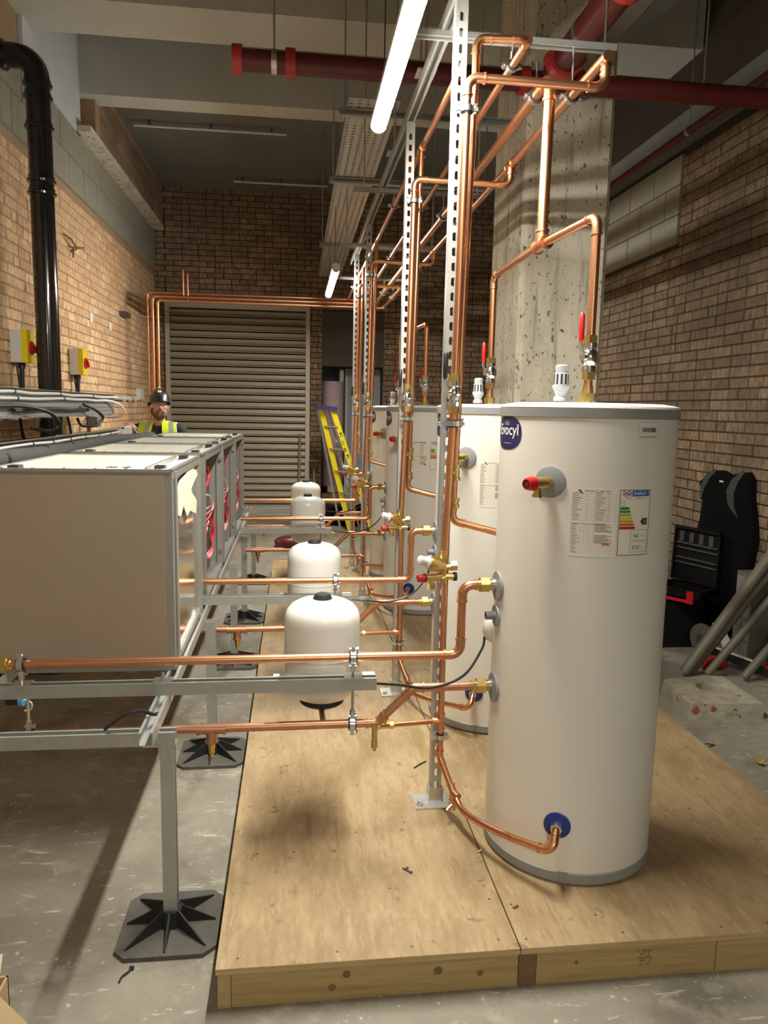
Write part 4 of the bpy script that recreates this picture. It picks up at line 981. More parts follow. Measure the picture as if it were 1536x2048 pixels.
# ------------------------------------------------------------------ HEAT PUMP UNITS
UX0, UX1, UZ0, UZ1 = -1.015, -.415, .686, 1.385
UY = (2.58, 3.525, 4.42, 5.35)
for i, y0 in enumerate(UY):
    y1 = y0 + .80
    t = thing('heat_pump_unit', ('brown-fronted heat pump unit with a shiny steel side and torn tape', 'open-sided heat pump unit behind the one with the taped side', 'open-sided heat pump unit third along the strut frame', 'open-sided heat pump unit at the shutter end of the strut frame')[i], 'heat pump', ((UX0 + UX1) / 2, y0, UZ0), 'heat pump units on the frame')
    b = .028
    G().mm((UX0 + .02, y0, UZ0 + .012), (UX1 - .028, y0 + .012, UZ1 - .012)).obj('front_panel', 'unit_panel' if i == 0 else 'unit_frame', t, smooth=False)
    for x in (UX0, UX1 - b):
        for y in (y0 + .004, y1 - b): G().mm((x, y, UZ0), (x + b, y + b, UZ1)).obj('corner_post', 'unit_frame', t, smooth=False)
    for z in (UZ0, UZ1 - b):
        for y in (y0 + .004, y1 - b): G().mm((UX0 + b, y, z), (UX1 - b, y + b, z + b)).obj('edge_rail', 'unit_frame', t, smooth=False)
        for x in (UX0, UX1 - b): G().mm((x, y0 + b + .004, z), (x + b, y1 - b, z + b)).obj('edge_rail', 'unit_frame', t, smooth=False)
    G().mm((UX0 + b, y0 + b, UZ0 + .002), (UX1 - b, y1 - b, UZ0 + .014)).obj('base_tray', 'unit_frame', t, smooth=False)
    # slightly dished sheet top with a raised frame
    nx, ny = 10, 6; vs = []
    for s in (0, -.004):
        for jy in range(ny + 1):
            for jx in range(nx + 1):
                a, c = jx / nx, jy / ny; z = UZ1 + .004 - .018 * (1 - (2 * a - 1) ** 4) * (1 - (2 * c - 1) ** 4); vs.append((UX0 + .012 + a * (UX1 - UX0 - .024), y0 + .02 + c * (y1 - y0 - .03), z + s))
    N = (nx + 1) * (ny + 1); fs = []
    for s in range(2):
        for jy in range(ny):
            for jx in range(nx):
                q = s * N + jy * (nx + 1) + jx; f = (q, q + 1, q + nx + 2, q + nx + 1); fs.append(f if s == 0 else f[::-1])
    tp = G().add(vs, fs).obj('top_panel', 'unit_top', t, ang=60)
    g = G()
    for a, c in (((UX0, y0 - .002, UZ1 - .002), (UX1, y0 + .016, UZ1 + .008)), ((UX0, y1 - .018, UZ1 - .002), (UX1, y1, UZ1 + .008)), ((UX0, y0, UZ1 - .002), (UX0 + .014, y1, UZ1 + .008)), ((UX1 - .014, y0, UZ1 - .002), (UX1, y1, UZ1 + .008))): g.mm(a, c)
    g.obj('top_flange', 'unit_frame', t, smooth=False); G().mm((UX1 - .10, y0 + .06, UZ1 - .01), (UX1 - .092, y1 - .08, UZ1 + .010)).obj('top_seam', 'unit_frame', t, smooth=False)
    for x, y in ((UX1 - .075, y1 - .14), (UX1 - .075, y0 + .10), (UX0 + .05, y0 + .06)): G().mm((x, y, UZ1 - .004), (x + .035, y + .05, UZ1 + .012)).obj('corner_block', 'black_plastic', t, smooth=False)
    for k in range(6): G().rod((UX0 + .05 + k * .1, y0 + .006, UZ1 + .008), (UX0 + .05 + k * .1, y0 + .006, UZ1 + .011), .005, 8).obj('screw', 'zinc', t)
    G().mm((UX0 + .002, y0 + b, UZ0 + b), (UX0 + .008, y1 - b, UZ1 - b)).obj('wall_side_panel', 'unit_frame', t, smooth=False)
    G().mm((UX0 + b, y1 - .012, UZ0 + b), (UX1 - b, y1 - .002, UZ1 - b)).obj('back_panel', 'unit_frame', t, smooth=False)
    if i == 0:
        G().mm((UX0 + .02, y0 - .001, UZ0 + .001), (UX1 - .03, y0 + .012, UZ0 + .02)).obj('plinth_strip', 'unit_frame', t, smooth=False)
        # reflective side, slightly bowed, with torn tape
        ny = 8; nz = 12; vs = []
        for jz in range(nz + 1):
            for jy in range(ny + 1):
                c, z = jy / ny, jz / nz; bow = .006 * math.sin(PI * c) * math.sin(PI * z * 1.4 + .5); vs.append((UX1 - .014 + bow, y0 + .10 + c * (y1 - y0 - .16), UZ0 + .012 + z * (UZ1 - UZ0 - .03)))
        sp = G().add(vs, [(jz * (ny + 1) + jy, jz * (ny + 1) + jy + 1, (jz + 1) * (ny + 1) + jy + 1, (jz + 1) * (ny + 1) + jy) for jz in range(nz) for jy in range(ny)]).obj('steel_side_panel', 'stainless', t, ang=80)
        G().mm((UX1 - .03, y0 + b, UZ0), (UX1 - .016, y1 - b, UZ1 - b)).obj('side_backing', 'unit_frame', t, smooth=False)
        for ya, yb in ((y0 + .055, y0 + .10), (y1 - .065, y1 - .028)): G().mm((UX1 - .014, ya, UZ0), (UX1 + .004, yb, UZ1 - .004)).obj('side_stile', 'unit_frame', t, smooth=False)
        yy, zz = y0 + .115, UZ1 - .195
        out = [(0, .05), (.10, .02), (.16, .07), (.25, -.02), (.33, .0), (.50, -.06), (.52, .03), (.40, .10), (.36, .13), (.46, .17), (.56, .20), (.52, .24), (.44, .25), (.45, .28), (.34, .265), (.30, .29), (.24, .25), (.10, .235), (.04, .20), (.0, .14)]
        fixn(G().prism([(UX1 - .007, yy + a * 1.05, zz + c * .62) for a, c in out], (.004, 0, 0)).obj('torn_tape', 'cream_tape', t, smooth=False))
        g = G()
        for k, x in enumerate((-.70, -.685, -.672, -.64, -.625)): g.bar((x, y0 + .30, UZ1 - .0105), (x + .008 + .004 * (k % 2), y0 + .34 - .01 * (k % 3), UZ1 - .0105), .006, .002)
        g.obj('marker_scribble', 'ink', t, smooth=False)
    else:
        G().mm((UX1 - .075, y0 + b, UZ0 + .02), (UX1 - .068, y1 - b, UZ1 - .05)).obj('inner_panel', 'unit_inner', t, smooth=False)
        g = G()
        for k in range(6): g.mm((UX1 - .068, y0 + .30, UZ0 + .05 + k * .012), (UX1 - .066, y0 + .5, UZ0 + .055 + k * .012))
        g.obj('vent_slots', 'black_plastic', t, smooth=False)
        g = G()
        for k in range(5):
            r = .085 + .012 * k; cz = UZ0 + .22 + .008 * k; cyy = y0 + .42 + .02 * k
            g.sweep([(UX1 - .042 + .010 * math.sin(3 * q / 20 * 2 * PI + k), cyy + r * 2.1 * math.cos(2 * PI * q / 24), cz + r * math.sin(2 * PI * q / 24)) for q in range(24)], .005, 6, closed=True)
        g.obj('red_cable_coil', 'red_cable', t)
        G().sweep(bez([(UX1 - .04, y0 + .44, UZ0 + .33), (UX1 - .03, y0 + .60, UZ0 + .38), (UX1 - .04, y0 + .5, UZ0 + .45), (UX1 - .06, y0 + .3, UZ0 + .47)], 6), .004, 6).obj('white_lead', 'white_cable', t)
        G().sweep([(UX1 - .045, y0 + .42 + .12 * math.cos(2 * PI * q / 16), UZ0 + .56 + .05 * math.sin(2 * PI * q / 16)) for q in range(16)], .008, 6, closed=True).obj('red_hose_loop', 'red_cable', t)
        for z in (UZ0 + .1, UZ0 + .62): G().mm((UX1 - .012, y1 - .05, z), (UX1 + .003, y1 - .03, z + .02)).obj('side_clip', 'zinc', t, smooth=False)

# ------------------------------------------------------------------ LEFT WALL SERVICES
t = thing('soil_pipe', 'thick glossy black cast iron soil pipe with collars on the left wall', 'pipe', (-1.80, 5.72, 0))
r = .077; sx, sy = -1.70, 5.50
pts = [(sx, sy, 0.0), (sx, sy, 3.71)] + [(sx - .13 + .13 * math.cos(a), sy, 3.735 + .13 * math.sin(a)) for a in [PI / 2 * k / 8 for k in range(9)]] + [(XL + .014, sy, 3.865)]
G().sweep(pts, r, 24).obj('pipe', 'black_gloss', t, ang=60)
for z in (3.63, 3.71, 3.44, 3.02, 3.10, 1.0):
    G().lathe((sx, sy, z - .03), (0, 0, 1), [(r, 0), (r + .014, .004), (r + .016, .018), (r + .007, .027), (r + .007, .045), (r, .05)], 24).obj('collar', 'black_gloss', t)
G().lathe((XL + .014, sy, 3.865), (1, 0, 0), [(r, 0), (r + .018, .0), (r + .018, .03), (r, .045)], 24).obj('wall_flange', 'black_gloss', t)
for i, (y, z) in enumerate(((5.50, 1.99), (6.85, 1.965))):
    t = thing('isolator_switch', ('yellow isolator box with a red knob between the camera end of the tray and the soil pipe', 'yellow isolator box with a red knob between the soil pipe and the white wall plates')[i], 'isolator', (XL, y, z - .12), 'yellow isolator switches')
    t['label'] = ('yellow isolator box with red knob, on the brick this side of the black soil pipe', 'yellow isolator box with red knob, on the brick past the black soil pipe')[i]
    G().mm((XL + .012, y - .07, z - .11), (XL + .085, y + .07, z + .11)).obj('back_box', 'pale_plastic', t, smooth=False)
    G().mm((XL + .085, y - .071, z - .111), (XL + .125, y + .071, z + .111)).obj('cover', 'yellow_plastic', t, smooth=False)
    G().lathe((XL + .125, y, z - .01), (1, 0, 0), [(0, 0), (.048, 0), (.046, .012), (.03, .016), (0, .016)], 24).obj('knob_ring', 'red_plastic', t)
    G().bar((XL + .145, y - .03, z + .012), (XL + .145, y + .03, z - .032), .022, .024, (1, 0, 0)).obj('knob_handle', 'red_plastic', t, smooth=False)
    G().mm((XL + .158, y + .012, z - .035), (XL + .161, y + .03, z - .015)).obj('knob_tab', 'white_print', t, smooth=False)
    G().rod((XL + .06, y, z - .11), (XL + .06, y, z - .15), .024, 12).rod((XL + .06, y, z - .14), (XL + .055, y, 1.70), .017, 10).obj('cable_gland', 'black_plastic', t)
    G().rod((XL + .04, y - .045, z - .11), (XL + .05, y - .02, 1.70), .007, 8).obj('earth_lead', 'black_plastic', t)
# upper tray fixed on edge to the wall
t = thing('wall_cable_tray', 'perforated grey cable tray fixed along the brick wall below the isolators', 'cable tray', (-1.58, 5.5, 1.5))
G().mm((-1.582, 3.6, 1.520), (-1.58, 6.845, 1.689)).obj('tray_face', 'tray_wall', t, smooth=False)
for z in (1.522, 1.689): G().mm((-1.582, 3.6, z - .002), (-1.543, 6.845, z)).obj('tray_lip', 'tray_lip', t, smooth=False)
for y in (4.2, 5.2, 6.0, 6.7): G().mm((XL + .012, y, 1.51), (-1.583, y + .04, 1.69)).obj('stand_off', 'strut_steel', t, smooth=False)
def cable(name, label, pts, r, m, group=None, ties=(), cat='cable'):
    t = thing(name, label, cat, pts[0], group); G().sweep(bez(pts, 6), r, 8).obj('cable', m, t, ang=80)
    P = [V3(p) for p in pts]
    for k in ties: G().ring(P[k], (P[min(k + 1, len(P) - 1)] - P[k - 1]), r * .9, r * 1.35, .012, 10).obj('cable_tie', 'black_plastic', t)
    return t
rg = random.Random(9)
def wav(x, z, y0, y1, n, a): return [(x, y0 + (y1 - y0) * k / n, z + rg.uniform(-a, a)) for k in range(n + 1)]
cable('white_cable', 'upper white cable bundle along the wall tray', wav(-1.562, 1.667, 3.6, 6.89, 12, .004), .010, 'white_cable', ties=(3, 6, 9))
cable('white_cable', 'lower white cable bundle along the wall tray dropping off its end', wav(-1.562, 1.634, 3.6, 6.476, 10, .006) + [(-1.545, 6.66, 1.628), (-1.515, 6.79, 1.60), (-1.505, 6.86, 1.555), (-1.53, 6.90, 1.515), (-1.62, 6.94, 1.49), (-1.76, 7.1, 1.50), (-1.86, 7.3, 1.53)], .010, 'white_cable', ties=(3, 6))
cable('black_cable', 'thick black cable lying along the wall tray face', wav(-1.562, 1.567, 4.41, 5.925, 7, .008), .013, 'black_plastic')
cable('black_cable', 'black cable looping off the wall tray beside the first isolator', [(-1.557, 3.766, 1.578), (-1.552, 4.317, 1.590), (-1.534, 4.593, 1.582), (-1.497, 4.832, 1.546), (-1.488, 4.960, 1.481), (-1.525, 4.924, 1.435), (-1.598, 4.777, 1.454)], .012, 'black_plastic')
cable('black_cable', 'black cable loop hanging under the wall tray by the second isolator', [(-1.557, 5.787, 1.601), (-1.516, 5.971, 1.559), (-1.488, 6.063, 1.500), (-1.525, 5.971, 1.445), (-1.598, 5.879, 1.445), (-1.626, 5.861, 1.500)], .011, 'black_plastic')
cable('black_cable', 'pair of black leads running down the brick behind the lower tray', [(-1.88, 5.42, 1.50), (-1.88, 5.45, 1.40), (-1.87, 5.52, 1.25), (-1.87, 5.56, 1.05)], .011, 'black_plastic')
cable('black_cable', 'black lead dropping from the tray behind the second junction box', [(-1.88, 6.5, 1.50), (-1.87, 6.52, 1.42), (-1.87, 6.56, 1.30), (-1.87, 6.6, 1.1)], .010, 'black_plastic')
for i, (y, z) in enumerate(((6.05, 1.355), (7.35, 1.39))):
    t = thing('junction_box', ('dark grey junction box on the brick under the soil pipe', 'dark grey junction box on the brick under the wall tray end')[i], 'junction box', (XL, y, z))
    G().mm((XL + .012, y - .07, z), (XL + .10, y + .07, z + .10)).obj('box', 'pipe_grey', t, smooth=False)
    G().rod((XL + .06, y, z + .10), (XL + .06, y, z + .13), .018, 10).obj('gland', 'pale_plastic', t)
    G().sweep(bez([(XL + .06, y, z + .12), (XL + .08, y + .04, z + .17), (XL + .10, y + .08, z + .22)], 5), .009, 8).obj('white_tail', 'white_cable', t)
t = thing('wall_conduit', 'white conduit run with saddle clips leading to a small white box', 'conduit', (XL + .03, 7.9, 1.66))
G().rod((XL + .035, 7.85, 1.672), (XL + .035, 9.55, 1.672), .016, 12).obj('tube', 'pale_plastic', t)
for y in (8.1, 8.7, 9.0, 9.3): G().mm((XL + .008, y - .012, 1.645), (XL + .055, y + .012, 1.70)).obj('saddle_clip', 'pale_plastic', t, smooth=False)
G().mm((XL + .008, 9.5, 1.68), (XL + .06, 9.72, 1.80)).obj('outlet_box', 'pale_plastic', t, smooth=False)
for i, (y, z) in enumerate(((7.52, 2.418), (8.25, 2.411))):
    t = thing('blank_plate', ('white blank wall plate nearer the soil pipe', 'white blank wall plate nearer the shutter')[i], 'wall plate', (XL, y, z))
    G().mm((XL + .012, y - .042, z - .045), (XL + .022, y + .042, z + .045)).obj('plate', 'white_print', t, smooth=False)
    for s in (-1, 1): G().rod((XL + .021, y, z + s * .03), (XL + .0235, y, z + s * .03), .004, 8).obj('screw', 'zinc', t)
t = thing('old_wire_stub', 'rusty old wire stubs sticking out of the brick beside the soil pipe', 'wire', (XL, 6.8, 2.95))
for a, b_, c_ in (((XL, 6.75, 3.02), (XL + .06, 6.8, 2.98), (XL + .05, 7.0, 2.95)), ((XL, 6.95, 2.9), (XL + .05, 7.05, 2.96), (XL + .04, 7.25, 3.0)), ((XL, 6.9, 2.95), (XL + .04, 6.92, 2.93), (XL + .03, 6.95, 2.86))):
    G().sweep([a, b_, c_], .008, 6).obj('wire', 'timber_dark', t)
# lower tray beside the units
t = thing('low_cable_tray', 'perforated cable tray on edge between the heat pumps and the brick wall', 'cable tray', (-1.30, 4.6, 1.28))
G().mm((-1.302, 2.6, 1.285), (-1.30, 5.72, 1.43)).obj('tray_face', 'tray_wall', t, smooth=False)
for z in (1.285, 1.43): G().mm((-1.302, 2.6, z - .002), (-1.265, 5.72, z)).obj('tray_lip', 'tray_lip', t, smooth=False)
for y in (2.9, 4.4, 5.5): G().mm((-1.34, y, .645), (-1.302, y + .04, 1.43)).obj('upright', 'strut_steel', t, smooth=False)
g = G()
for k in range(5): g.mm((-1.27, 5.72 + k * .065, 1.29), (-1.258, 5.735 + k * .065, 1.44))
g.mm((-1.27, 5.72, 1.43), (-1.258, 6.0, 1.445)); g.mm((-1.27, 5.72, 1.28), (-1.258, 6.0, 1.295)); g.obj('white_ladder_end', 'white_cable', t, smooth=False)
cable('white_cable', 'upper white cable tied along the low tray', wav(-1.285, 1.405, 2.6, 5.72, 10, .004), .008, 'white_cable', ties=(2, 4, 5, 6, 7, 8, 9))
cable('white_cable', 'lower white cable tied along the low tray', wav(-1.285, 1.365, 3.6, 5.72, 8, .006), .008, 'white_cable', ties=(1, 2, 3, 4, 5, 6, 7))
t = thing('insulated_pipe', 'black foam-lagged pipe lying along the heat pump backs', 'pipe', (-1.16, 3, 1.3))
G().sweep(bez([(-1.17, 2.5, 1.385), (-1.16, 3.0, 1.385), (-1.15, 3.6, 1.375), (-1.15, 4.2, 1.375), (-1.15, 4.9, 1.38), (-1.14, 5.5, 1.365), (-1.13, 6.1, 1.36)], 6), .038, 14).obj('lagging', 'foam_black', t, ang=80)
for y in (3.1, 3.6, 4.0, 4.6): G().ring((-1.155, y, 1.378), (0, 1, 0), .036, .0405, .02, 14).obj('tape_band', 'rubber', t)
for y in (2.8, 4.4, 5.9): G().mm((-1.20, y, .645), (-1.10, y + .04, 1.34)).obj('stand', 'strut_steel', t, smooth=False)

# ------------------------------------------------------------------ PERSON
def capsule(g, p0, p1, r0, r1, n=14, sx=1.0):
    p0, p1 = V3(p0), V3(p1); L = (p1 - p0).length; pr = []
    for k in range(5): a = -PI / 2 + PI / 2 * k / 4; pr.append((max(1e-7, r0 * math.cos(a)), r0 * math.sin(a)))
    for k in range(5): a = PI / 2 * k / 4; pr.append((max(1e-7, r1 * math.cos(a)), L + r1 * math.sin(a)))
    pr[0] = (0, -r0); pr[-1] = (0, L + r1); g.lathe(p0, p1 - p0, pr, n); return g
def ellip(g, c, rx, ry, rz, rot=0., n=18):
    q = G().lathe((0, 0, 0), (0, 0, 1), [(0, -1)] + [(math.cos(-PI / 2 + PI * k / 10), math.sin(-PI / 2 + PI * k / 10)) for k in range(1, 10)] + [(0, 1)], n)
    cs, sn = math.cos(rot), math.sin(rot)
    g.add([(c[0] + x * rx * cs - y * ry * sn, c[1] + x * rx * sn + y * ry * cs, c[2] + z * rz) for x, y, z in q.v], q.f); return g
def remesh(g, name, m, parent, vox, sm=8, fac=.5):
    o = g.obj(name, m, parent, smooth=True)
    a = o.modifiers.new('r', 'REMESH'); a.mode = 'VOXEL'; a.voxel_size = vox; a.use_smooth_shade = True
    b = o.modifiers.new('s', 'SMOOTH'); b.factor = fac; b.iterations = sm
    bpy.context.view_layer.update()
    me = bpy.data.meshes.new_from_object(o.evaluated_get(bpy.context.evaluated_depsgraph_get()))
    o.modifiers.clear(); o.data = me; me.polygons.foreach_set('use_smooth', [True] * len(me.polygons))
    if not me.materials: me.materials.append(M[m])
    return o
px, py = -1.255, 7.15
man = thing('person', 'bearded worker in black helmet and yellow hi-vis vest leaning on the low tray, looking up', 'person', (px, py, 0))
def bp(x, y, z): return (px + x, py + y, z)
HRZ = math.radians(16)                     # head turned towards the right of the room
hc = Vector(bp(.012, -.035, 1.595))
g = G()
# legs, trunk, arms, neck, head as one skin
for s in (-1, 1):
    capsule(g, bp(s * .095, 0, .90), bp(s * .105, -.01, .50), .085, .06); capsule(g, bp(s * .105, -.01, .50), bp(s * .11, .03, .09), .058, .04); capsule(g, bp(s * .11, .03, .05), bp(s * .125, -.13, .04), .045, .035)
ellip(g, bp(0, 0, .97), .165, .115, .13); ellip(g, bp(0, 0, 1.12), .15, .105, .16); ellip(g, bp(0, .005, 1.27), .175, .118, .15); capsule(g, bp(-.155, .01, 1.375), bp(.155, .01, 1.375), .062, .062)
capsule(g, bp(0, .012, 1.38), bp(.005, -.012, 1.50), .062, .055)
SH, EL, WR = bp(-.19, .0, 1.37), bp(-.245, -.15, 1.31), bp(-.20, -.36, 1.425)
capsule(g, SH, EL, .055, .045); capsule(g, EL, WR, .044, .029)
capsule(g, bp(.19, .0, 1.37), bp(.225, .03, 1.09), .054, .043); capsule(g, bp(.225, .03, 1.09), bp(.20, -.12, .87), .041, .028)
capsule(g, bp(.20, -.12, .87), bp(.195, -.16, .79), .03, .024)
# head: skull, jaw, cheeks, nose, ears, brow
def hp(x, y, z):
    v = Matrix.Rotation(HRZ, 3, 'Z') @ (Matrix.Rotation(-.14, 3, 'X') @ Vector((x, y, z))); return tuple(hc + v)
def hell(x, y, z, rx, ry, rz): ellip(g, hp(x, y, z), rx, ry, rz, HRZ)
hell(0, .015, .03, .074, .092, .092); hell(0, -.02, -.045, .060, .068, .072); hell(0, -.052, -.088, .034, .030, .028); hell(0, -.062, .032, .052, .022, .018)
for s in (-1, 1):
    hell(s * .036, -.058, -.018, .024, .026, .024); hell(s * .076, .012, -.012, .010, .02, .031)
capsule(g, hp(0, -.082, .012), hp(0, -.102, -.026), .009, .0135); hell(.011, -.09, -.03, .009, .01, .008); hell(-.011, -.09, -.03, .009, .01, .008)
# right hand resting on the tray: palm and five fingers
wv = Vector(WR); pc = wv + Vector((.03, -.06, -.004)); capsule(g, wv, pc, .027, .03); ellip(g, tuple(pc + Vector((.004, -.012, 0))), .042, .036, .024)
for k, (ox, L1, L2) in enumerate(((-.033, .030, .030), (-.011, .036, .036), (.012, .036, .036), (.034, .040, .046))):
    a = pc + Vector((ox, -.036, .006)); b_ = a + Vector((.006, -L1, -.012)); c_ = b_ + Vector((.010 if k < 3 else .022, -.010, -L2 * (.9 if k < 3 else .75))); d_ = c_ + Vector((.004, .016, -.014)) if k < 3 else c_ + Vector((.016, .002, -.018))
    capsule(g, a, b_, .0105, .0098, 8); capsule(g, b_, c_, .0098, .009, 8); capsule(g, c_, d_, .009, .0078, 8)
a = pc + Vector((.036, .004, -.006)); b_ = a + Vector((.024, -.024, -.018)); c_ = b_ + Vector((.020, -.020, -.010)); capsule(g, a, b_, .0125, .0105, 8); capsule(g, b_, c_, .0105, .0085, 8)
# left hand hanging by the side
lw = Vector(bp(.195, -.16, .79)); ellip(g, tuple(lw + Vector((0, -.02, -.04))), .022, .036, .045)
for k in range(4):
    a = lw + Vector((0, -.045 + k * .017, -.075)); b_ = a + Vector((-.006, -.006, -.034)); c_ = b_ + Vector((-.016, -.002, -.026)); capsule(g, a, b_, .0095, .009, 8); capsule(g, b_, c_, .009, .0078, 8)
capsule(g, lw + Vector((-.01, -.05, -.03)), lw + Vector((-.02, -.075, -.075)), .011, .009, 8)
remesh(g, 'body', 'skin', man, .0065, 3, .5)
# face details
fd = Matrix.Rotation(HRZ, 3, 'Z')
for s in (-1, 1):
    e = G(); ellip(e, hp(s * .031, -.0735, .010), .0135, .008, .0075, HRZ, 12); e = e.obj('eye', 'eye_white', man)
    i_ = G(); ellip(i_, hp(s * .031 + .004, -.0805, .0125), .0055, .003, .0055, HRZ, 10); i_.obj('iris', 'eye_dark', e)
    G().sweep([hp(s * .014, -.085, .030), hp(s * .032, -.083, .035), hp(s * .050, -.072, .028)], [.003, .0045, .0025], 6).obj('eyebrow', 'beard', man)
g = G(); ellip(g, hp(0, -.034, -.092), .050, .050, .040, HRZ)
for s in (-1, 1):
    capsule(g, hp(s * .062, -.01, -.03), hp(s * .045, -.045, -.085), .016, .022, 8)
capsule(g, hp(-.030, -.080, -.060), hp(0, -.094, -.045), .009, .010, 8); capsule(g, hp(.030, -.080, -.060), hp(0, -.094, -.045), .009, .010, 8); capsule(g, hp(-.032, -.074, -.062), hp(-.024, -.078, -.095), .010, .013, 8); capsule(g, hp(.032, -.074, -.062), hp(.024, -.078, -.095), .010, .013, 8)
remesh(g, 'beard', 'beard', man, .005, 3)
G().sweep([hp(-.021, -.0885, -.064), hp(-.008, -.098, -.061), (hp(0, -.0985, -.0625)), hp(.008, -.098, -.061), hp(.021, -.0885, -.064)], [.002, .0055, .005, .0055, .002], 8).obj('lips', 'lip', man)
# clothing
g = G(); ellip(g, bp(0, 0, .97), .178, .128, .10); ellip(g, bp(0, 0, 1.12), .166, .121, .165); ellip(g, bp(0, .005, 1.27), .190, .132, .15); capsule(g, bp(-.158, .01, 1.373), bp(.158, .01, 1.373), .074, .074); ellip(g, bp(0, .008, 1.40), .085, .075, .035)
capsule(g, SH, EL, .068, .058); capsule(g, EL, tuple(Vector(EL) * .55 + Vector(WR) * .45), .056, .048); capsule(g, bp(.19, .0, 1.37), bp(.225, .03, 1.12), .067, .058)
remesh(g, 't_shirt', 'shirt', man, .010, 6)
g = G(); ellip(g, bp(0, 0, .93), .178, .13, .10)
for s in (-1, 1): capsule(g, bp(s * .095, 0, .90), bp(s * .105, -.01, .50), .10, .075); capsule(g, bp(s * .105, -.01, .50), bp(s * .11, .03, .11), .073, .06)
remesh(g, 'trousers', 'trousers', man, .012, 6)
for s in (-1, 1):
    g = G(); capsule(g, bp(s * .11, .04, .05), bp(s * .125, -.14, .045), .052, .046); g.mm(bp(s * .117 - .045, -.185, 0), bp(s * .117 + .045, .09, .03)); remesh(g, 'boot', 'black_plastic', man, .01, 4)
# hi-vis vest: two front bands over the shoulders, back panel
for s in (-1, 1):
    cen, sd, up = [], [], []
    for (x, y, z, nx, ny, nz) in ((.105, -.134, .95, .3, -1, 0), (.115, -.132, 1.08, .35, -1, 0), (.125, -.136, 1.20, .4, -1, .05), (.120, -.135, 1.29, .35, -1, .2), (.108, -.112, 1.375, .2, -.85, .55), (.098, -.055, 1.432, .15, -.4, .95), (.096, .01, 1.452, .15, 0, 1), (.10, .075, 1.425, .1, .6, .8), (.11, .128, 1.34, .2, 1, .3), (.12, .140, 1.2, .3, 1, 0), (.11, .135, .95, .3, 1, 0)):
        n_ = Vector((s * nx, ny, nz)).normalized(); cen.append(Vector(bp(s * x, y, z)) + n_ * .004); up.append(n_); sd.append(None)
    for k in range(len(cen)):
        tg = (cen[min(k + 1, len(cen) - 1)] - cen[max(k - 1, 0)]).normalized(); sd[k] = tg.cross(up[k]).normalized()
    v = G().ribbon(cen, sd, up, .125, .006).obj('hi_vis_vest', 'hivis', man, ang=60)
    G().ribbon([c + u * .0055 + q * (.018 * (1 if s > 0 else 1)) for c, u, q in zip(cen, up, sd)], sd, up, .042, .002).obj('reflective_stripe', 'reflective', v, ang=60)
    outer = [(c + q * (.064 if (q.x * s) > 0 else -.064) + u * .004) for c, u, q in zip(cen, up, sd)]
    G().sweep(outer[1:10], .0045, 6).obj('vest_piping', 'white_print', v)
G().mm(bp(-.10, .128, .95), bp(.10, .142, 1.36)).obj('vest_back', 'hivis', man, smooth=False)
# helmet
hm = Matrix.Rotation(HRZ, 3, 'Z') @ Matrix.Rotation(-.12, 3, 'X'); H0 = hc + hm @ Vector((0, .005, .045))
g = G(); vs = []; fs = []; nu, nv = 28, 8
for b_ in range(nv + 1):
    a = PI / 2 * b_ / nv
    for k in range(nu):
        th = 2 * PI * k / nu; front = max(0, -math.sin(th))
        rr = math.cos(a); x, y, z = .098 * rr * math.cos(th), .125 * rr * math.sin(th) * (1.0 + .10 * front * (b_ == 0)), .118 * math.sin(a) - (.012 if b_ == 0 else 0) - .028 * max(0, math.sin(th)) * rr
        vs.append(H0 + hm @ Vector((x, y, z)))
for b_ in range(nv):
    for k in range(nu): k2 = (k + 1) % nu; fs.append((b_ * nu + k, b_ * nu + k2, (b_ + 1) * nu + k2, (b_ + 1) * nu + k))
hel = G().add(vs, fs).obj('helmet', 'helmet', man, ang=70)
hr = [H0 + hm @ Vector((.099 * math.cos(2 * PI * k / 28), .128 * math.sin(2 * PI * k / 28) * (1.10 if math.sin(2 * PI * k / 28) < 0 else 1), -.012 - .028 * max(0, math.sin(2 * PI * k / 28)))) for k in range(28)]
G().sweep(hr, .007, 6, closed=True).obj('helmet_rim', 'helmet', hel)
def hs(x, z, off=.003):
    u, w_ = x / .098, z / .118; y = -.125 * math.sqrt(max(0.02, 1 - u * u - w_ * w_)) - off; return H0 + hm @ Vector((x, y, z))
G().add([hs(-.016, .072), hs(.016, .072), hs(.016, .094), hs(-.016, .094)], [(0, 1, 2, 3)]).obj('helmet_sticker', 'white_print', hel, smooth=False)
g = G()
for s in (-.012, .012): g.sweep([hs(s - .009, .044, .002), hs(s - .004, .058, .002), hs(s, .048, .002), hs(s + .004, .058, .002), hs(s + .009, .044, .002)], .0022, 5)
g.obj('helmet_emblem', 'red_plastic', hel)
g = G(); ellip(g, tuple(H0 + hm @ Vector((0, -.035, .122))), .016, .014, .011); g.obj('head_torch', 'pale_plastic', hel)
for s in (-1, 1): G().sweep(bez([H0 + hm @ Vector((s * .092, .03, -.01)), H0 + hm @ Vector((s * .084, .02, -.06)), H0 + hm @ Vector((s * .062, .0, -.125))], 4), .004, 6).obj('chin_strap', 'black_plastic', hel)

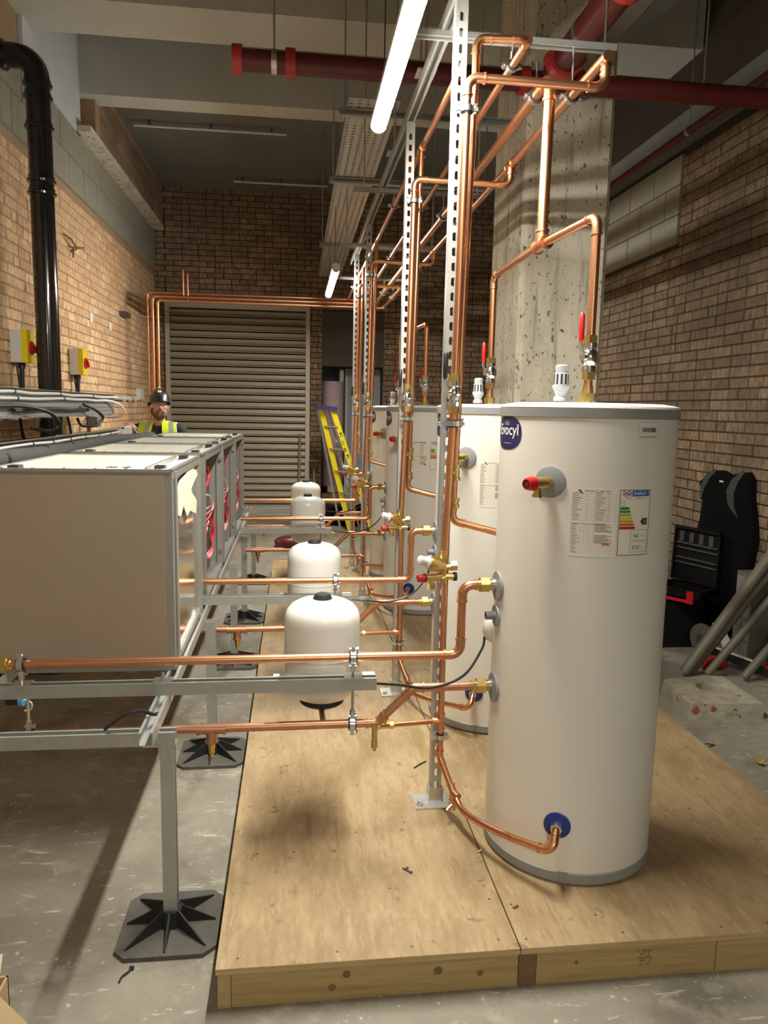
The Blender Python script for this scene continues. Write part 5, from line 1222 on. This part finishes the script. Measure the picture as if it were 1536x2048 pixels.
# ------------------------------------------------------------------ FAR END
t = thing('step_ladder', 'folded yellow step ladder leaning beside the doorway', 'ladder', (.6, 9.7, 0))
A = [((.33, 9.55, 1.60), (.735, 9.75, .0)), ((.475, 9.45, 1.59), (1.02, 9.45, .0))]
B = [((.30, 9.80, 1.58), (.62, 10.1, 0)), ((.43, 9.75, 1.58), (.88, 10.0, 0))]
for a, b_ in A: G().bar(a, b_, .065, .025, (.3, 1, 0)).obj('front_stile', 'ladder_yellow', t, smooth=False)
for a, b_ in B: G().bar(a, b_, .03, .02, (.3, 1, 0)).obj('rear_stile', 'alu', t, smooth=False)
for k in range(5):
    u = .14 + k * .18; p = V3(A[0][0]).lerp(V3(A[0][1]), u); q = V3(A[1][0]).lerp(V3(A[1][1]), u); G().bar(p, q, .07, .02, (0, .3, 1)).obj('tread', 'alu', t, smooth=False)
G().prism([(.26, 9.42, 1.60), (.52, 9.38, 1.57), (.52, 9.82, 1.57), (.26, 9.86, 1.60)], (.01, 0, .055)).obj('top_cap', 'navy', t, smooth=False)
def on_stile(a, b_, u, off): return V3(a).lerp(V3(b_), u) + V3(off)
g = G()
a, b_ = A[1]; a, b_ = V3(a), V3(b_); d = (b_ - a).normalized(); sd = d.cross(Vector((.3, 1, 0))).normalized(); nn = sd.cross(d).normalized()
if nn.y > 0: nn = -nn
vs, fs = text2d('K o n K', .36, .045, .004)
g.add([a + d * (.30 + x) + sd * ((y - .022) * (1 if sd.x > 0 else -1)) + nn * .0145 for x, y in vs], fs); g.obj('stile_lettering', 'ink', t, smooth=False)
t = thing('broom', 'long wooden broom handle leaning against the roller shutter', 'broom', (.07, 10.75, 0))
G().rod((.055, 10.74, .04), (.075, 10.83, 1.24), .017, 12).obj('handle', 'wood_handle', t); G().mm((-.05, 10.66, 0), (.18, 10.80, .05)).obj('broom_head', 'wood_handle', t, smooth=False)
t = thing('spade', 'spade with a worn Y-shaped handle standing against the brick pier', 'spade', (.28, 10.75, 0))
G().rod((.28, 10.72, .28), (.275, 10.78, .70), .017, 12).obj('shaft', 'wood_handle', t)
for s in (-1, 1): G().sweep([(.275, 10.78, .66), (.275 + s * .03, 10.785, .73), (.275 + s * .062, 10.79, .85)], .012, 8).obj('yoke', 'dark_metal', t)
G().rod((.205, 10.79, .85), (.345, 10.79, .85), .017, 12).obj('grip', 'wood_handle', t)
fixn(G().prism([(.20, 10.70, .28), (.36, 10.70, .28), (.355, 10.68, .08), (.28, 10.67, .0), (.205, 10.68, .08)], (0, .006, 0)).obj('blade', 'dark_metal', t, smooth=False))
t = thing('wrapped_duct', 'mauve wrapped round duct standing in the doorway on a crate', 'duct', (.56, 11.15, .25))
G().lathe((.56, 11.15, 0), (0, 0, 1), [(0, .36), (.13, .36), (.155, .38), (.15, .45), (.16, .52), (.158, 1.2), (.16, 2.0), (0, 2.0)], 28).obj('wrap', 'mauve', t, ang=60)
G().ring((.56, 11.15, .42), (0, 0, 1), .15, .172, .09, 20).obj('foil_gather', 'chrome', t)
t = thing('timber_crate', 'pale flat crate on the floor under the mauve duct', 'crate', (.56, 11.1, 0))
G().mm((.40, 10.96, .20), (.75, 11.4, .36)).obj('top_board', 'timber', t, smooth=False); G().mm((.42, 10.98, 0), (.73, 11.38, .20)).obj('body', 'panel_dark', t, smooth=False)
t = thing('wall_tube_light', 'unlit frosted tube lamp hanging in the doorway recess', 'lamp', (.72, 11.2, 1.9)); G().rod((.69, 11.25, 1.83), (.69, 11.25, 2.18), .035, 14).obj('tube', 'pale_plastic', t); G().rod((.69, 11.25, 1.72), (.69, 11.25, 1.84), .022, 10).obj('holder', 'copper_worn', t); G().rod((.69, 11.25, 2.17), (.69, 11.25, 2.31), .006, 8).obj('cord', 'dark_metal', t); G().rod((.675, 11.25, 1.45), (.68, 11.25, 1.73), .007, 8).obj('tail', 'copper_worn', t)
t = thing('rubbish_sack', 'low black rubbish sack slumped on the floor behind the ladder', 'sack', (.75, 10.2, 0))
g = G(); ellip(g, (.60, 10.25, .12), .22, .16, .14); ellip(g, (.80, 10.15, .10), .16, .14, .11); ellip(g, (.95, 10.3, .14), .16, .14, .16); remesh(g, 'sack', 'black_fabric', t, .02, 3)
t = thing('red_toolbag', 'small dark red bag on the floor beyond the third vessel', 'bag', (-.05, 8.6, 0)); g = G(); ellip(g, (-.06, 8.6, .06), .18, .10, .075); g.mm((-.22, 8.52, 0), (.10, 8.68, .09)); remesh(g, 'bag', 'red_paint', t, .012, 5)

# ------------------------------------------------------------------ RIGHT SIDE CLUTTER
t = thing('concrete_slab', 'broken square concrete base block with an oval hole and red paint', 'slab', (2.3, 3.72, 0))
oc = [(2.10, 3.565), (2.30, 3.548), (2.495, 3.536), (2.505, 3.74), (2.515, 3.951), (2.39, 3.966), (2.25, 3.945), (2.123, 3.91), (2.112, 3.74)]
hol = [(2.256, 3.755), (2.316, 3.705), (2.36, 3.706), (2.393, 3.722), (2.388, 3.77), (2.366, 3.82), (2.335, 3.855), (2.285, 3.84), (2.258, 3.80)]
oc = [oc[k] for k in (0, 1, 2, 3, 4, 5, 6, 7, 8)]; rg = random.Random(4); n = 9
def jit(p, a=.006): return (p[0] + rg.uniform(-a, a), p[1] + rg.uniform(-a, a))
# match hole points to the nearest outer direction
import itertools
hc_ = (2.325, 3.775)
ang_ = lambda p: math.atan2(p[1] - hc_[1], p[0] - hc_[0])
oc.sort(key=ang_); hol.sort(key=ang_)
vs = []
for z, sc, pl_ in ((0, 1.03, oc), (.05, 1.02, oc), (.088, .985, oc), (.094, .95, oc), (.092, 1, hol), (.002, .95, hol)):
    for p in pl_:
        q = (hc_[0] + (p[0] - hc_[0]) * sc, hc_[1] + (p[1] - hc_[1]) * sc); q = jit(q) if pl_ is oc else q; vs.append((q[0], q[1], z + (rg.uniform(-.005, .004) if z > .01 else 0)))
fs = []
for L in range(5):
    for k in range(n): fs.append((L * n + k, L * n + (k + 1) % n, (L + 1) * n + (k + 1) % n, (L + 1) * n + k))
sb = fixn(G().add(vs, fs).obj('slab', 'block_slab', t, ang=30))
G().lathe((2.325, 3.775, .001), (0, 0, 1), [(.085, 0), (.085, .004), (0, .004)], 16).obj('hole_shade', 'foam_black', t)  # black disc laid in to paint the shade inside the hole
for cx_, cz_, rr in ((2.13, .05, .022), (2.225, .058, .018)): fixn(G().prism([(cx_ + rr * (.7 + .4 * rg.random()) * math.cos(k * .7), 3.553 - (cx_ - 2.13) * .073, cz_ + rr * (.8 + .4 * rg.random()) * math.sin(k * .7)) for k in range(9)], (0, .02, 0)).obj('red_paint_patch', 'red_stain', t, smooth=False))
TB = [((2.399, 4.172, .03), (2.955, 4.19, .815), .034), ((2.461, 4.20, .03), (2.955, 4.205, .69), .030), ((2.533, 4.137, .03), (2.97, 4.12, .60), .026), ((2.728, 4.064, .03), (2.97, 4.06, .33), .026)]
LB = ('thickest olive plastic tube leaning on the right wall', 'olive plastic tube tucked behind the thickest one', 'slimmer olive plastic tube leaning over the red cloth', 'olive plastic tube standing apart next to the printed box')
for (a, b_, r), lab in zip(TB, LB):
    a, b_ = V3(a), V3(b_); t = thing('plastic_tube', lab, 'tube', a); d = (b_ - a).normalized(); L = (b_ - a).length
    G().lathe(a, d, [(r * .86, .0), (r, 0), (r, L), (r * .86, L), (r * .86, 0)], 18).obj('tube', 'tube_olive', t)
t = thing('storage_tub', 'black plastic storage tub under the open tool case', 'tub', (2.68, 4.9, 0))
g = G(); g.prism([(2.51, 4.75, 0), (2.84, 4.75, 0), (2.84, 5.05, 0), (2.51, 5.05, 0)], (0, 0, .005))
for a, b_ in (((2.50, 4.74, 0), (2.85, 4.75, .37)), ((2.50, 5.05, 0), (2.85, 5.06, .37)), ((2.50, 4.74, 0), (2.51, 5.06, .37)), ((2.84, 4.74, 0), (2.85, 5.06, .37)), ((2.485, 4.725, .355), (2.865, 4.745, .38)), ((2.485, 5.055, .355), (2.865, 5.075, .38)), ((2.485, 4.725, .355), (2.505, 5.075, .38)), ((2.845, 4.725, .355), (2.865, 5.075, .38))): g.mm(a, b_)
g.obj('tub', 'black_dull', t, smooth=False)
t = thing('tool_case', 'open black tool case with red latches and ribbed foam lid', 'tool case', (2.7, 4.8, .38))
class Fr:
    def __init__(s, o, x, y, z): s.o, s.x, s.y, s.z = V3(o), V3(x).normalized(), V3(y).normalized(), V3(z).normalized()
    def box(s, g, a, b):
        v = [s.o + s.x * x + s.y * y + s.z * z for z in (a[2], b[2]) for x, y in ((a[0], a[1]), (b[0], a[1]), (b[0], b[1]), (a[0], b[1]))]
        g.add(v, [(0, 3, 2, 1), (4, 5, 6, 7), (0, 1, 5, 4), (1, 2, 6, 5), (2, 3, 7, 6), (3, 0, 4, 7)]); return g
# case frame: x along the hinge towards the camera, y out from the wall, z up
cf = Fr((2.71, 4.96, .382), (.19, -.27, 0), (-.27, -.19, 0), (0, 0, 1)); g = G()
for a, b_ in (((0, 0, 0), (.33, .26, .008)), ((0, 0, 0), (.33, .01, .06)), ((0, .25, 0), (.33, .26, .06)), ((0, 0, 0), (.01, .26, .06)), ((.32, 0, 0), (.33, .26, .06)), ((-.008, .255, .045), (.338, .268, .06)), ((.33, 0, .045), (.338, .268, .06))): cf.box(g, a, b_)
fixn(g.obj('case_base', 'black_dull', t, smooth=False))
lf = Fr((2.715, 4.965, .455), (.19, -.27, -.02), (-.27, -.19, .0), (.03, .02, 1)); g = G(); lf.box(g, (0, 0, 0), (.33, .015, .38))
for a, b_ in (((0, .015, 0), (.33, .045, .014)), ((0, .015, .366), (.33, .045, .38)), ((0, .015, 0), (.014, .045, .38)), ((.316, .015, 0), (.33, .045, .38))): lf.box(g, a, b_)
fixn(g.obj('case_lid', 'black_dull', t, smooth=False))
for z in (.12, .155, .225, .26):
    fixn(lf.box(G(), (.02, .015, z), (.31, .036, z + .010)).obj('lid_rib', 'dark_metal', t, smooth=False))
for k in range(4): fixn(lf.box(G(), (.035 + k * .07, .015, .275), (.065 + k * .07, .028, .345)).obj('lid_pad', 'dark_metal', t, smooth=False))
for x in (.05, .24): fixn(cf.box(G(), (x, .26, -.03), (x + .045, .278, .055)).obj('latch', 'red_plastic', t, smooth=False))
fixn(cf.box(G(), (.09, .262, -.028), (.25, .272, -.008)).obj('handle', 'red_plastic', t, smooth=False))
t = thing('work_vest', 'black sleeveless bag-like vest with grey shoulder bands hung on the right wall', 'vest', (2.93, 4.8, .4))
out = [(5.14, 1.135), (5.04, 1.19), (4.95, 1.228), (4.85, 1.232), (4.76, 1.21), (4.66, 1.235), (4.56, 1.246), (4.51, 1.20), (4.49, 1.07), (4.44, .92), (4.42, .80), (4.45, .62), (4.47, .45), (4.55, .12), (4.95, .10), (5.12, .35), (5.15, .70), (5.10, .85), (5.08, 1.0), (5.12, 1.09)]
n = len(out); cyo, czo = sum(p[0] for p in out) / n, sum(p[1] for p in out) / n; vs = []
for x, sc in ((2.99, 1.0), (2.972, 1.0), (2.95, .95), (2.937, .75)):
    for y, z in out: vs.append((x, cyo + (y - cyo) * sc, czo + (z - czo) * (sc if sc < .9 else 1 - (1 - sc) * .5)))
vs.append((2.93, cyo, czo)); fs = [tuple(range(n))]
for L in range(3):
    for k in range(n): fs.append((L * n + k, L * n + (k + 1) % n, (L + 1) * n + (k + 1) % n, (L + 1) * n + k))
for k in range(n): fs.append((3 * n + k, 3 * n + (k + 1) % n, 4 * n))
fixn(G().add(vs, fs).obj('vest_body', 'black_fabric', t, ang=60))
for pts, w_ in (([(2.965, 4.60, 1.238), (2.95, 4.665, 1.17), (2.946, 4.70, 1.09), (2.946, 4.675, 1.0), (2.952, 4.60, .93), (2.96, 4.55, .87)], (.03, .075, .085, .075, .04, .012)), ([(2.965, 4.93, 1.225), (2.952, 5.0, 1.17), (2.95, 5.05, 1.09), (2.955, 5.075, 1.0)], (.03, .06, .05, .015))):
    vs = []
    for (x, y, z), w2 in zip(pts, w_): vs += [(x - .006, y - w2 / 2, z), (x - .006, y + w2 / 2, z + .012), (x - .016, y + w2 / 2, z + .012), (x - .016, y - w2 / 2, z)]
    m_ = len(pts); fs = [(4 * k + q, 4 * k + (q + 1) % 4, 4 * k + 4 + (q + 1) % 4, 4 * k + 4 + q) for k in range(m_ - 1) for q in range(4)] + [(0, 1, 2, 3), tuple(4 * m_ - 1 - q for q in range(4))]
    fixn(G().add(vs, fs).obj('shoulder_band', 'strap_grey', t, ang=60))
G().mm((2.934, 4.80, 1.155), (2.946, 4.84, 1.165)).obj('white_tag', 'white_print', t, smooth=False)
t = thing('wheelbarrow_tyre', 'small ribbed black wheel on the floor beside the tub', 'wheel', (2.84, 4.62, 0))
G().lathe((2.76, 4.60, .105), (1, .2, 0), [(.03, -.02), (.06, -.025), (.10, -.02), (.105, 0), (.10, .02), (.06, .025), (.03, .02)], 24).obj('tyre', 'rubber_dusty', t); G().rod((2.73, 4.594, .105), (2.79, 4.606, .105), .032, 14).obj('hub', 'dark_metal', t)
t = thing('white_bar', 'white plastic trunking offcut leaning beside the wheel with a red end', 'trunking', (2.86, 4.5, 0))
G().bar((2.79, 4.50, .25), (2.90, 4.47, .02), .055, .03, (0, 1, 0)).obj('trunking', 'white_print', t, smooth=False); G().bar((2.895, 4.472, .03), (2.91, 4.468, .0), .06, .034, (0, 1, 0)).obj('red_end', 'red_plastic', t, smooth=False)
t = thing('white_panel_strip', 'narrow white panel strip standing behind the front cylinder', 'panel', (2.46, 4.85, 0)); G().mm((2.44, 4.78, .06), (2.485, 4.80, .32)).obj('strip', 'white_print', t, smooth=False); G().mm((2.43, 4.775, 0), (2.495, 4.805, .06)).obj('strip_foot', 'dark_metal', t, smooth=False)
t = thing('red_cloth', 'crumpled red cloth on the floor behind the leaning tubes', 'cloth', (2.65, 4.3, 0)); g = G()
for k in range(7): ellip(g, (2.62 + .03 * (k % 4) + rg.uniform(-.02, .02), 4.28 + .03 * (k // 3), .03 + .012 * (k % 3)), .045, .04, .035)
remesh(g, 'cloth', 'red_cloth', t, .009, 2)
t = thing('printed_box', 'tall grey printed carton behind the leaning tubes', 'carton', (2.9, 4.25, 0))
bx = G().mm((2.86, 4.245, 0), (2.985, 4.425, .62)).obj('carton', 'grey_board', t, smooth=False)
g = G()
for a in range(2):
    for b_ in range(4): g.mm((2.857, 4.255 + a * .085, .05 + b_ * .14), (2.860, 4.33 + a * .085, .175 + b_ * .14))
g.obj('printed_squares', 'print_white', bx, smooth=False)
t = thing('bar_clamp', 'black and red bar clamp lying on the floor by the carton', 'clamp', (2.85, 4.2, 0))
G().bar((2.70, 4.32, .10), (2.95, 4.0, .04), .03, .045).obj('clamp_bar', 'black_plastic', t, smooth=False); G().bar((2.88, 4.10, .075), (2.95, 4.01, .06), .04, .05).obj('clamp_jaw', 'red_plastic', t, smooth=False); G().bar((2.70, 4.33, .13), (2.84, 4.15, .10), .02, .008).obj('pale_edge', 'cream_tape', t, smooth=False)

# ------------------------------------------------------------------ SMALL THINGS ON FLOOR AND PLATFORM
t = thing('dead_leaf', 'curled yellow-brown dead leaf on the concrete floor', 'leaf', (2.165, 3.04, 0)); vs = []; fs = []
for k in range(10):
    a = 2 * PI * k / 10; r = .032 if k % 2 else .014; vs.append((2.165 + r * math.cos(a), 3.04 + r * math.sin(a), .004 + (.018 if k % 2 else .002)))
vs.append((2.165, 3.04, .003)); vs += [(x, y, z + .0015) for x, y, z in vs]
for k in range(10): fs += [(k, (k + 1) % 10, 10), (11 + (k + 1) % 10, 11 + k, 21)]
G().add(vs, fs).obj('blade', 'leaf', t, smooth=False)
t = thing('loose_screws', 'dark screw lying on the plywood between vessel shadow and post', 'screw', (.369, 2.21, ZP)); G().rod((.355, 2.225, ZP + .003), (.378, 2.20, ZP + .003), .0025, 6).rod((.377, 2.20, ZP + .004), (.380, 2.197, ZP + .004), .005, 8).rod((.362, 2.215, ZP + .004), (.372, 2.222, ZP + .006), .004, 6).obj('screw', 'dark_metal', t)
t = thing('metal_disc', 'small grey metal disc lying beside the plywood joint', 'disc', (.595, 2.15, ZP)); G().lathe((.595, 2.15, ZP), (0, 0, 1), [(0, 0), (.012, 0), (.012, .003), (0, .003)], 18).obj('disc', 'zinc', t)
t = thing('cable_tie_scrap', 'black cable tie scrap on the concrete beside the near rubber foot', 'cable tie', (-.468, 1.985, 0)); G().sweep(bez([(-.462, 2.005, .004), (-.468, 1.99, .006), (-.482, 1.975, .004), (-.485, 1.955, .004)], 4), .003, 6).obj('strip', 'black_plastic', t); G().mm((-.468, 2.0, 0), (-.455, 2.01, .008)).obj('buckle', 'black_plastic', t, smooth=False)
t = thing('cable_tie_scrap', 'black cable tie scrap on the plywood behind the near post foot', 'cable tie', (.53, 2.93, ZP)); G().sweep([(.50, 2.90, ZP + .003), (.53, 2.93, ZP + .005), (.56, 2.955, ZP + .003)], .0028, 6).obj('strip', 'black_plastic', t)
t = thing('cable_tie_scrap', 'black cable tie scrap on the concrete near the dead leaf', 'cable tie', (2.05, 3.25, 0)); G().sweep([(2.02, 3.27, .003), (2.06, 3.25, .004), (2.02, 3.235, .003)], .003, 6).obj('strip', 'black_plastic', t)
for k, (x, y, lab) in enumerate(((.62, 2.29, 'tiny pale metal offcut on the plywood near the drain cock'), (.66, 2.0, 'tiny brown chip on the plywood by the joint'))):
    t = thing('offcut', lab, 'offcut', (x, y, ZP)); G().bar((x, y, ZP + .003), (x + .018, y + .008, ZP + .004), .006, .004).obj('chip', ('zinc', 'timber_dark')[k], t, smooth=False)
# open carton at the left
t = thing('cardboard_box', 'open brown cardboard box with folded flaps on the concrete floor', 'box', (-.90, 1.62, 0))
x0, x1, y0, y1, z1 = -1.15, -.685, 1.42, 1.72, .235
for a, b_ in (((x0, y0, 0), (x1, y0 + .005, z1)), ((x0, y1 - .005, 0), (x1, y1, z1)), ((x0, y0, 0), (x0 + .005, y1, z1)), ((x1 - .005, y0, 0), (x1, y1, z1)), ((x0, y0, 0), (x1, y1, .005))): G().mm(a, b_).obj('side', 'cardboard', t, smooth=False)
G().add([(x1 - .02, y1, z1), (x0, y1, z1), (x0, y1 + .05, z1 + .02), (x1 - .03, y1 + .05, z1 + .02), (x1 - .02, y1, z1 - .006), (x0, y1, z1 - .006), (x0, y1 + .05, z1 + .014), (x1 - .03, y1 + .05, z1 + .014)], [(0, 1, 2, 3), (7, 6, 5, 4), (0, 4, 5, 1), (1, 5, 6, 2), (2, 6, 7, 3), (3, 7, 4, 0)]).obj('flap', 'cardboard_edge', t, smooth=False)
G().add([(x1, y0, z1), (x1, y1 - .06, z1), (x1 + .09, y1 - .05, z1 - .13), (x1 + .09, y0, z1 - .13), (x1 - .006, y0, z1), (x1 - .006, y1 - .06, z1), (x1 + .084, y1 - .05, z1 - .135), (x1 + .084, y0, z1 - .135)], [(0, 1, 2, 3), (7, 6, 5, 4), (0, 4, 5, 1), (1, 5, 6, 2), (2, 6, 7, 3), (3, 7, 4, 0)]).obj('flap', 'cardboard', t, smooth=False)

mat('pale_blue', (.10, .42, .75), .4)
t = thing('cable_connector', 'black cable connector with a light blue ring hanging behind the near strut', 'connector', (-.89, 2.43, .63))
G().rod((-.925, 2.43, .652), (-.885, 2.43, .652), .018, 14).obj('plug_body', 'black_plastic', t); G().rod((-.886, 2.43, .652), (-.872, 2.43, .652), .021, 14).obj('blue_ring', 'pale_blue', t)
G().sweep(bez([(-.872, 2.43, .652), (-.85, 2.43, .64), (-.855, 2.435, .615), (-.875, 2.44, .61)], 4), .003, 6).obj('lead', 'white_cable', t)
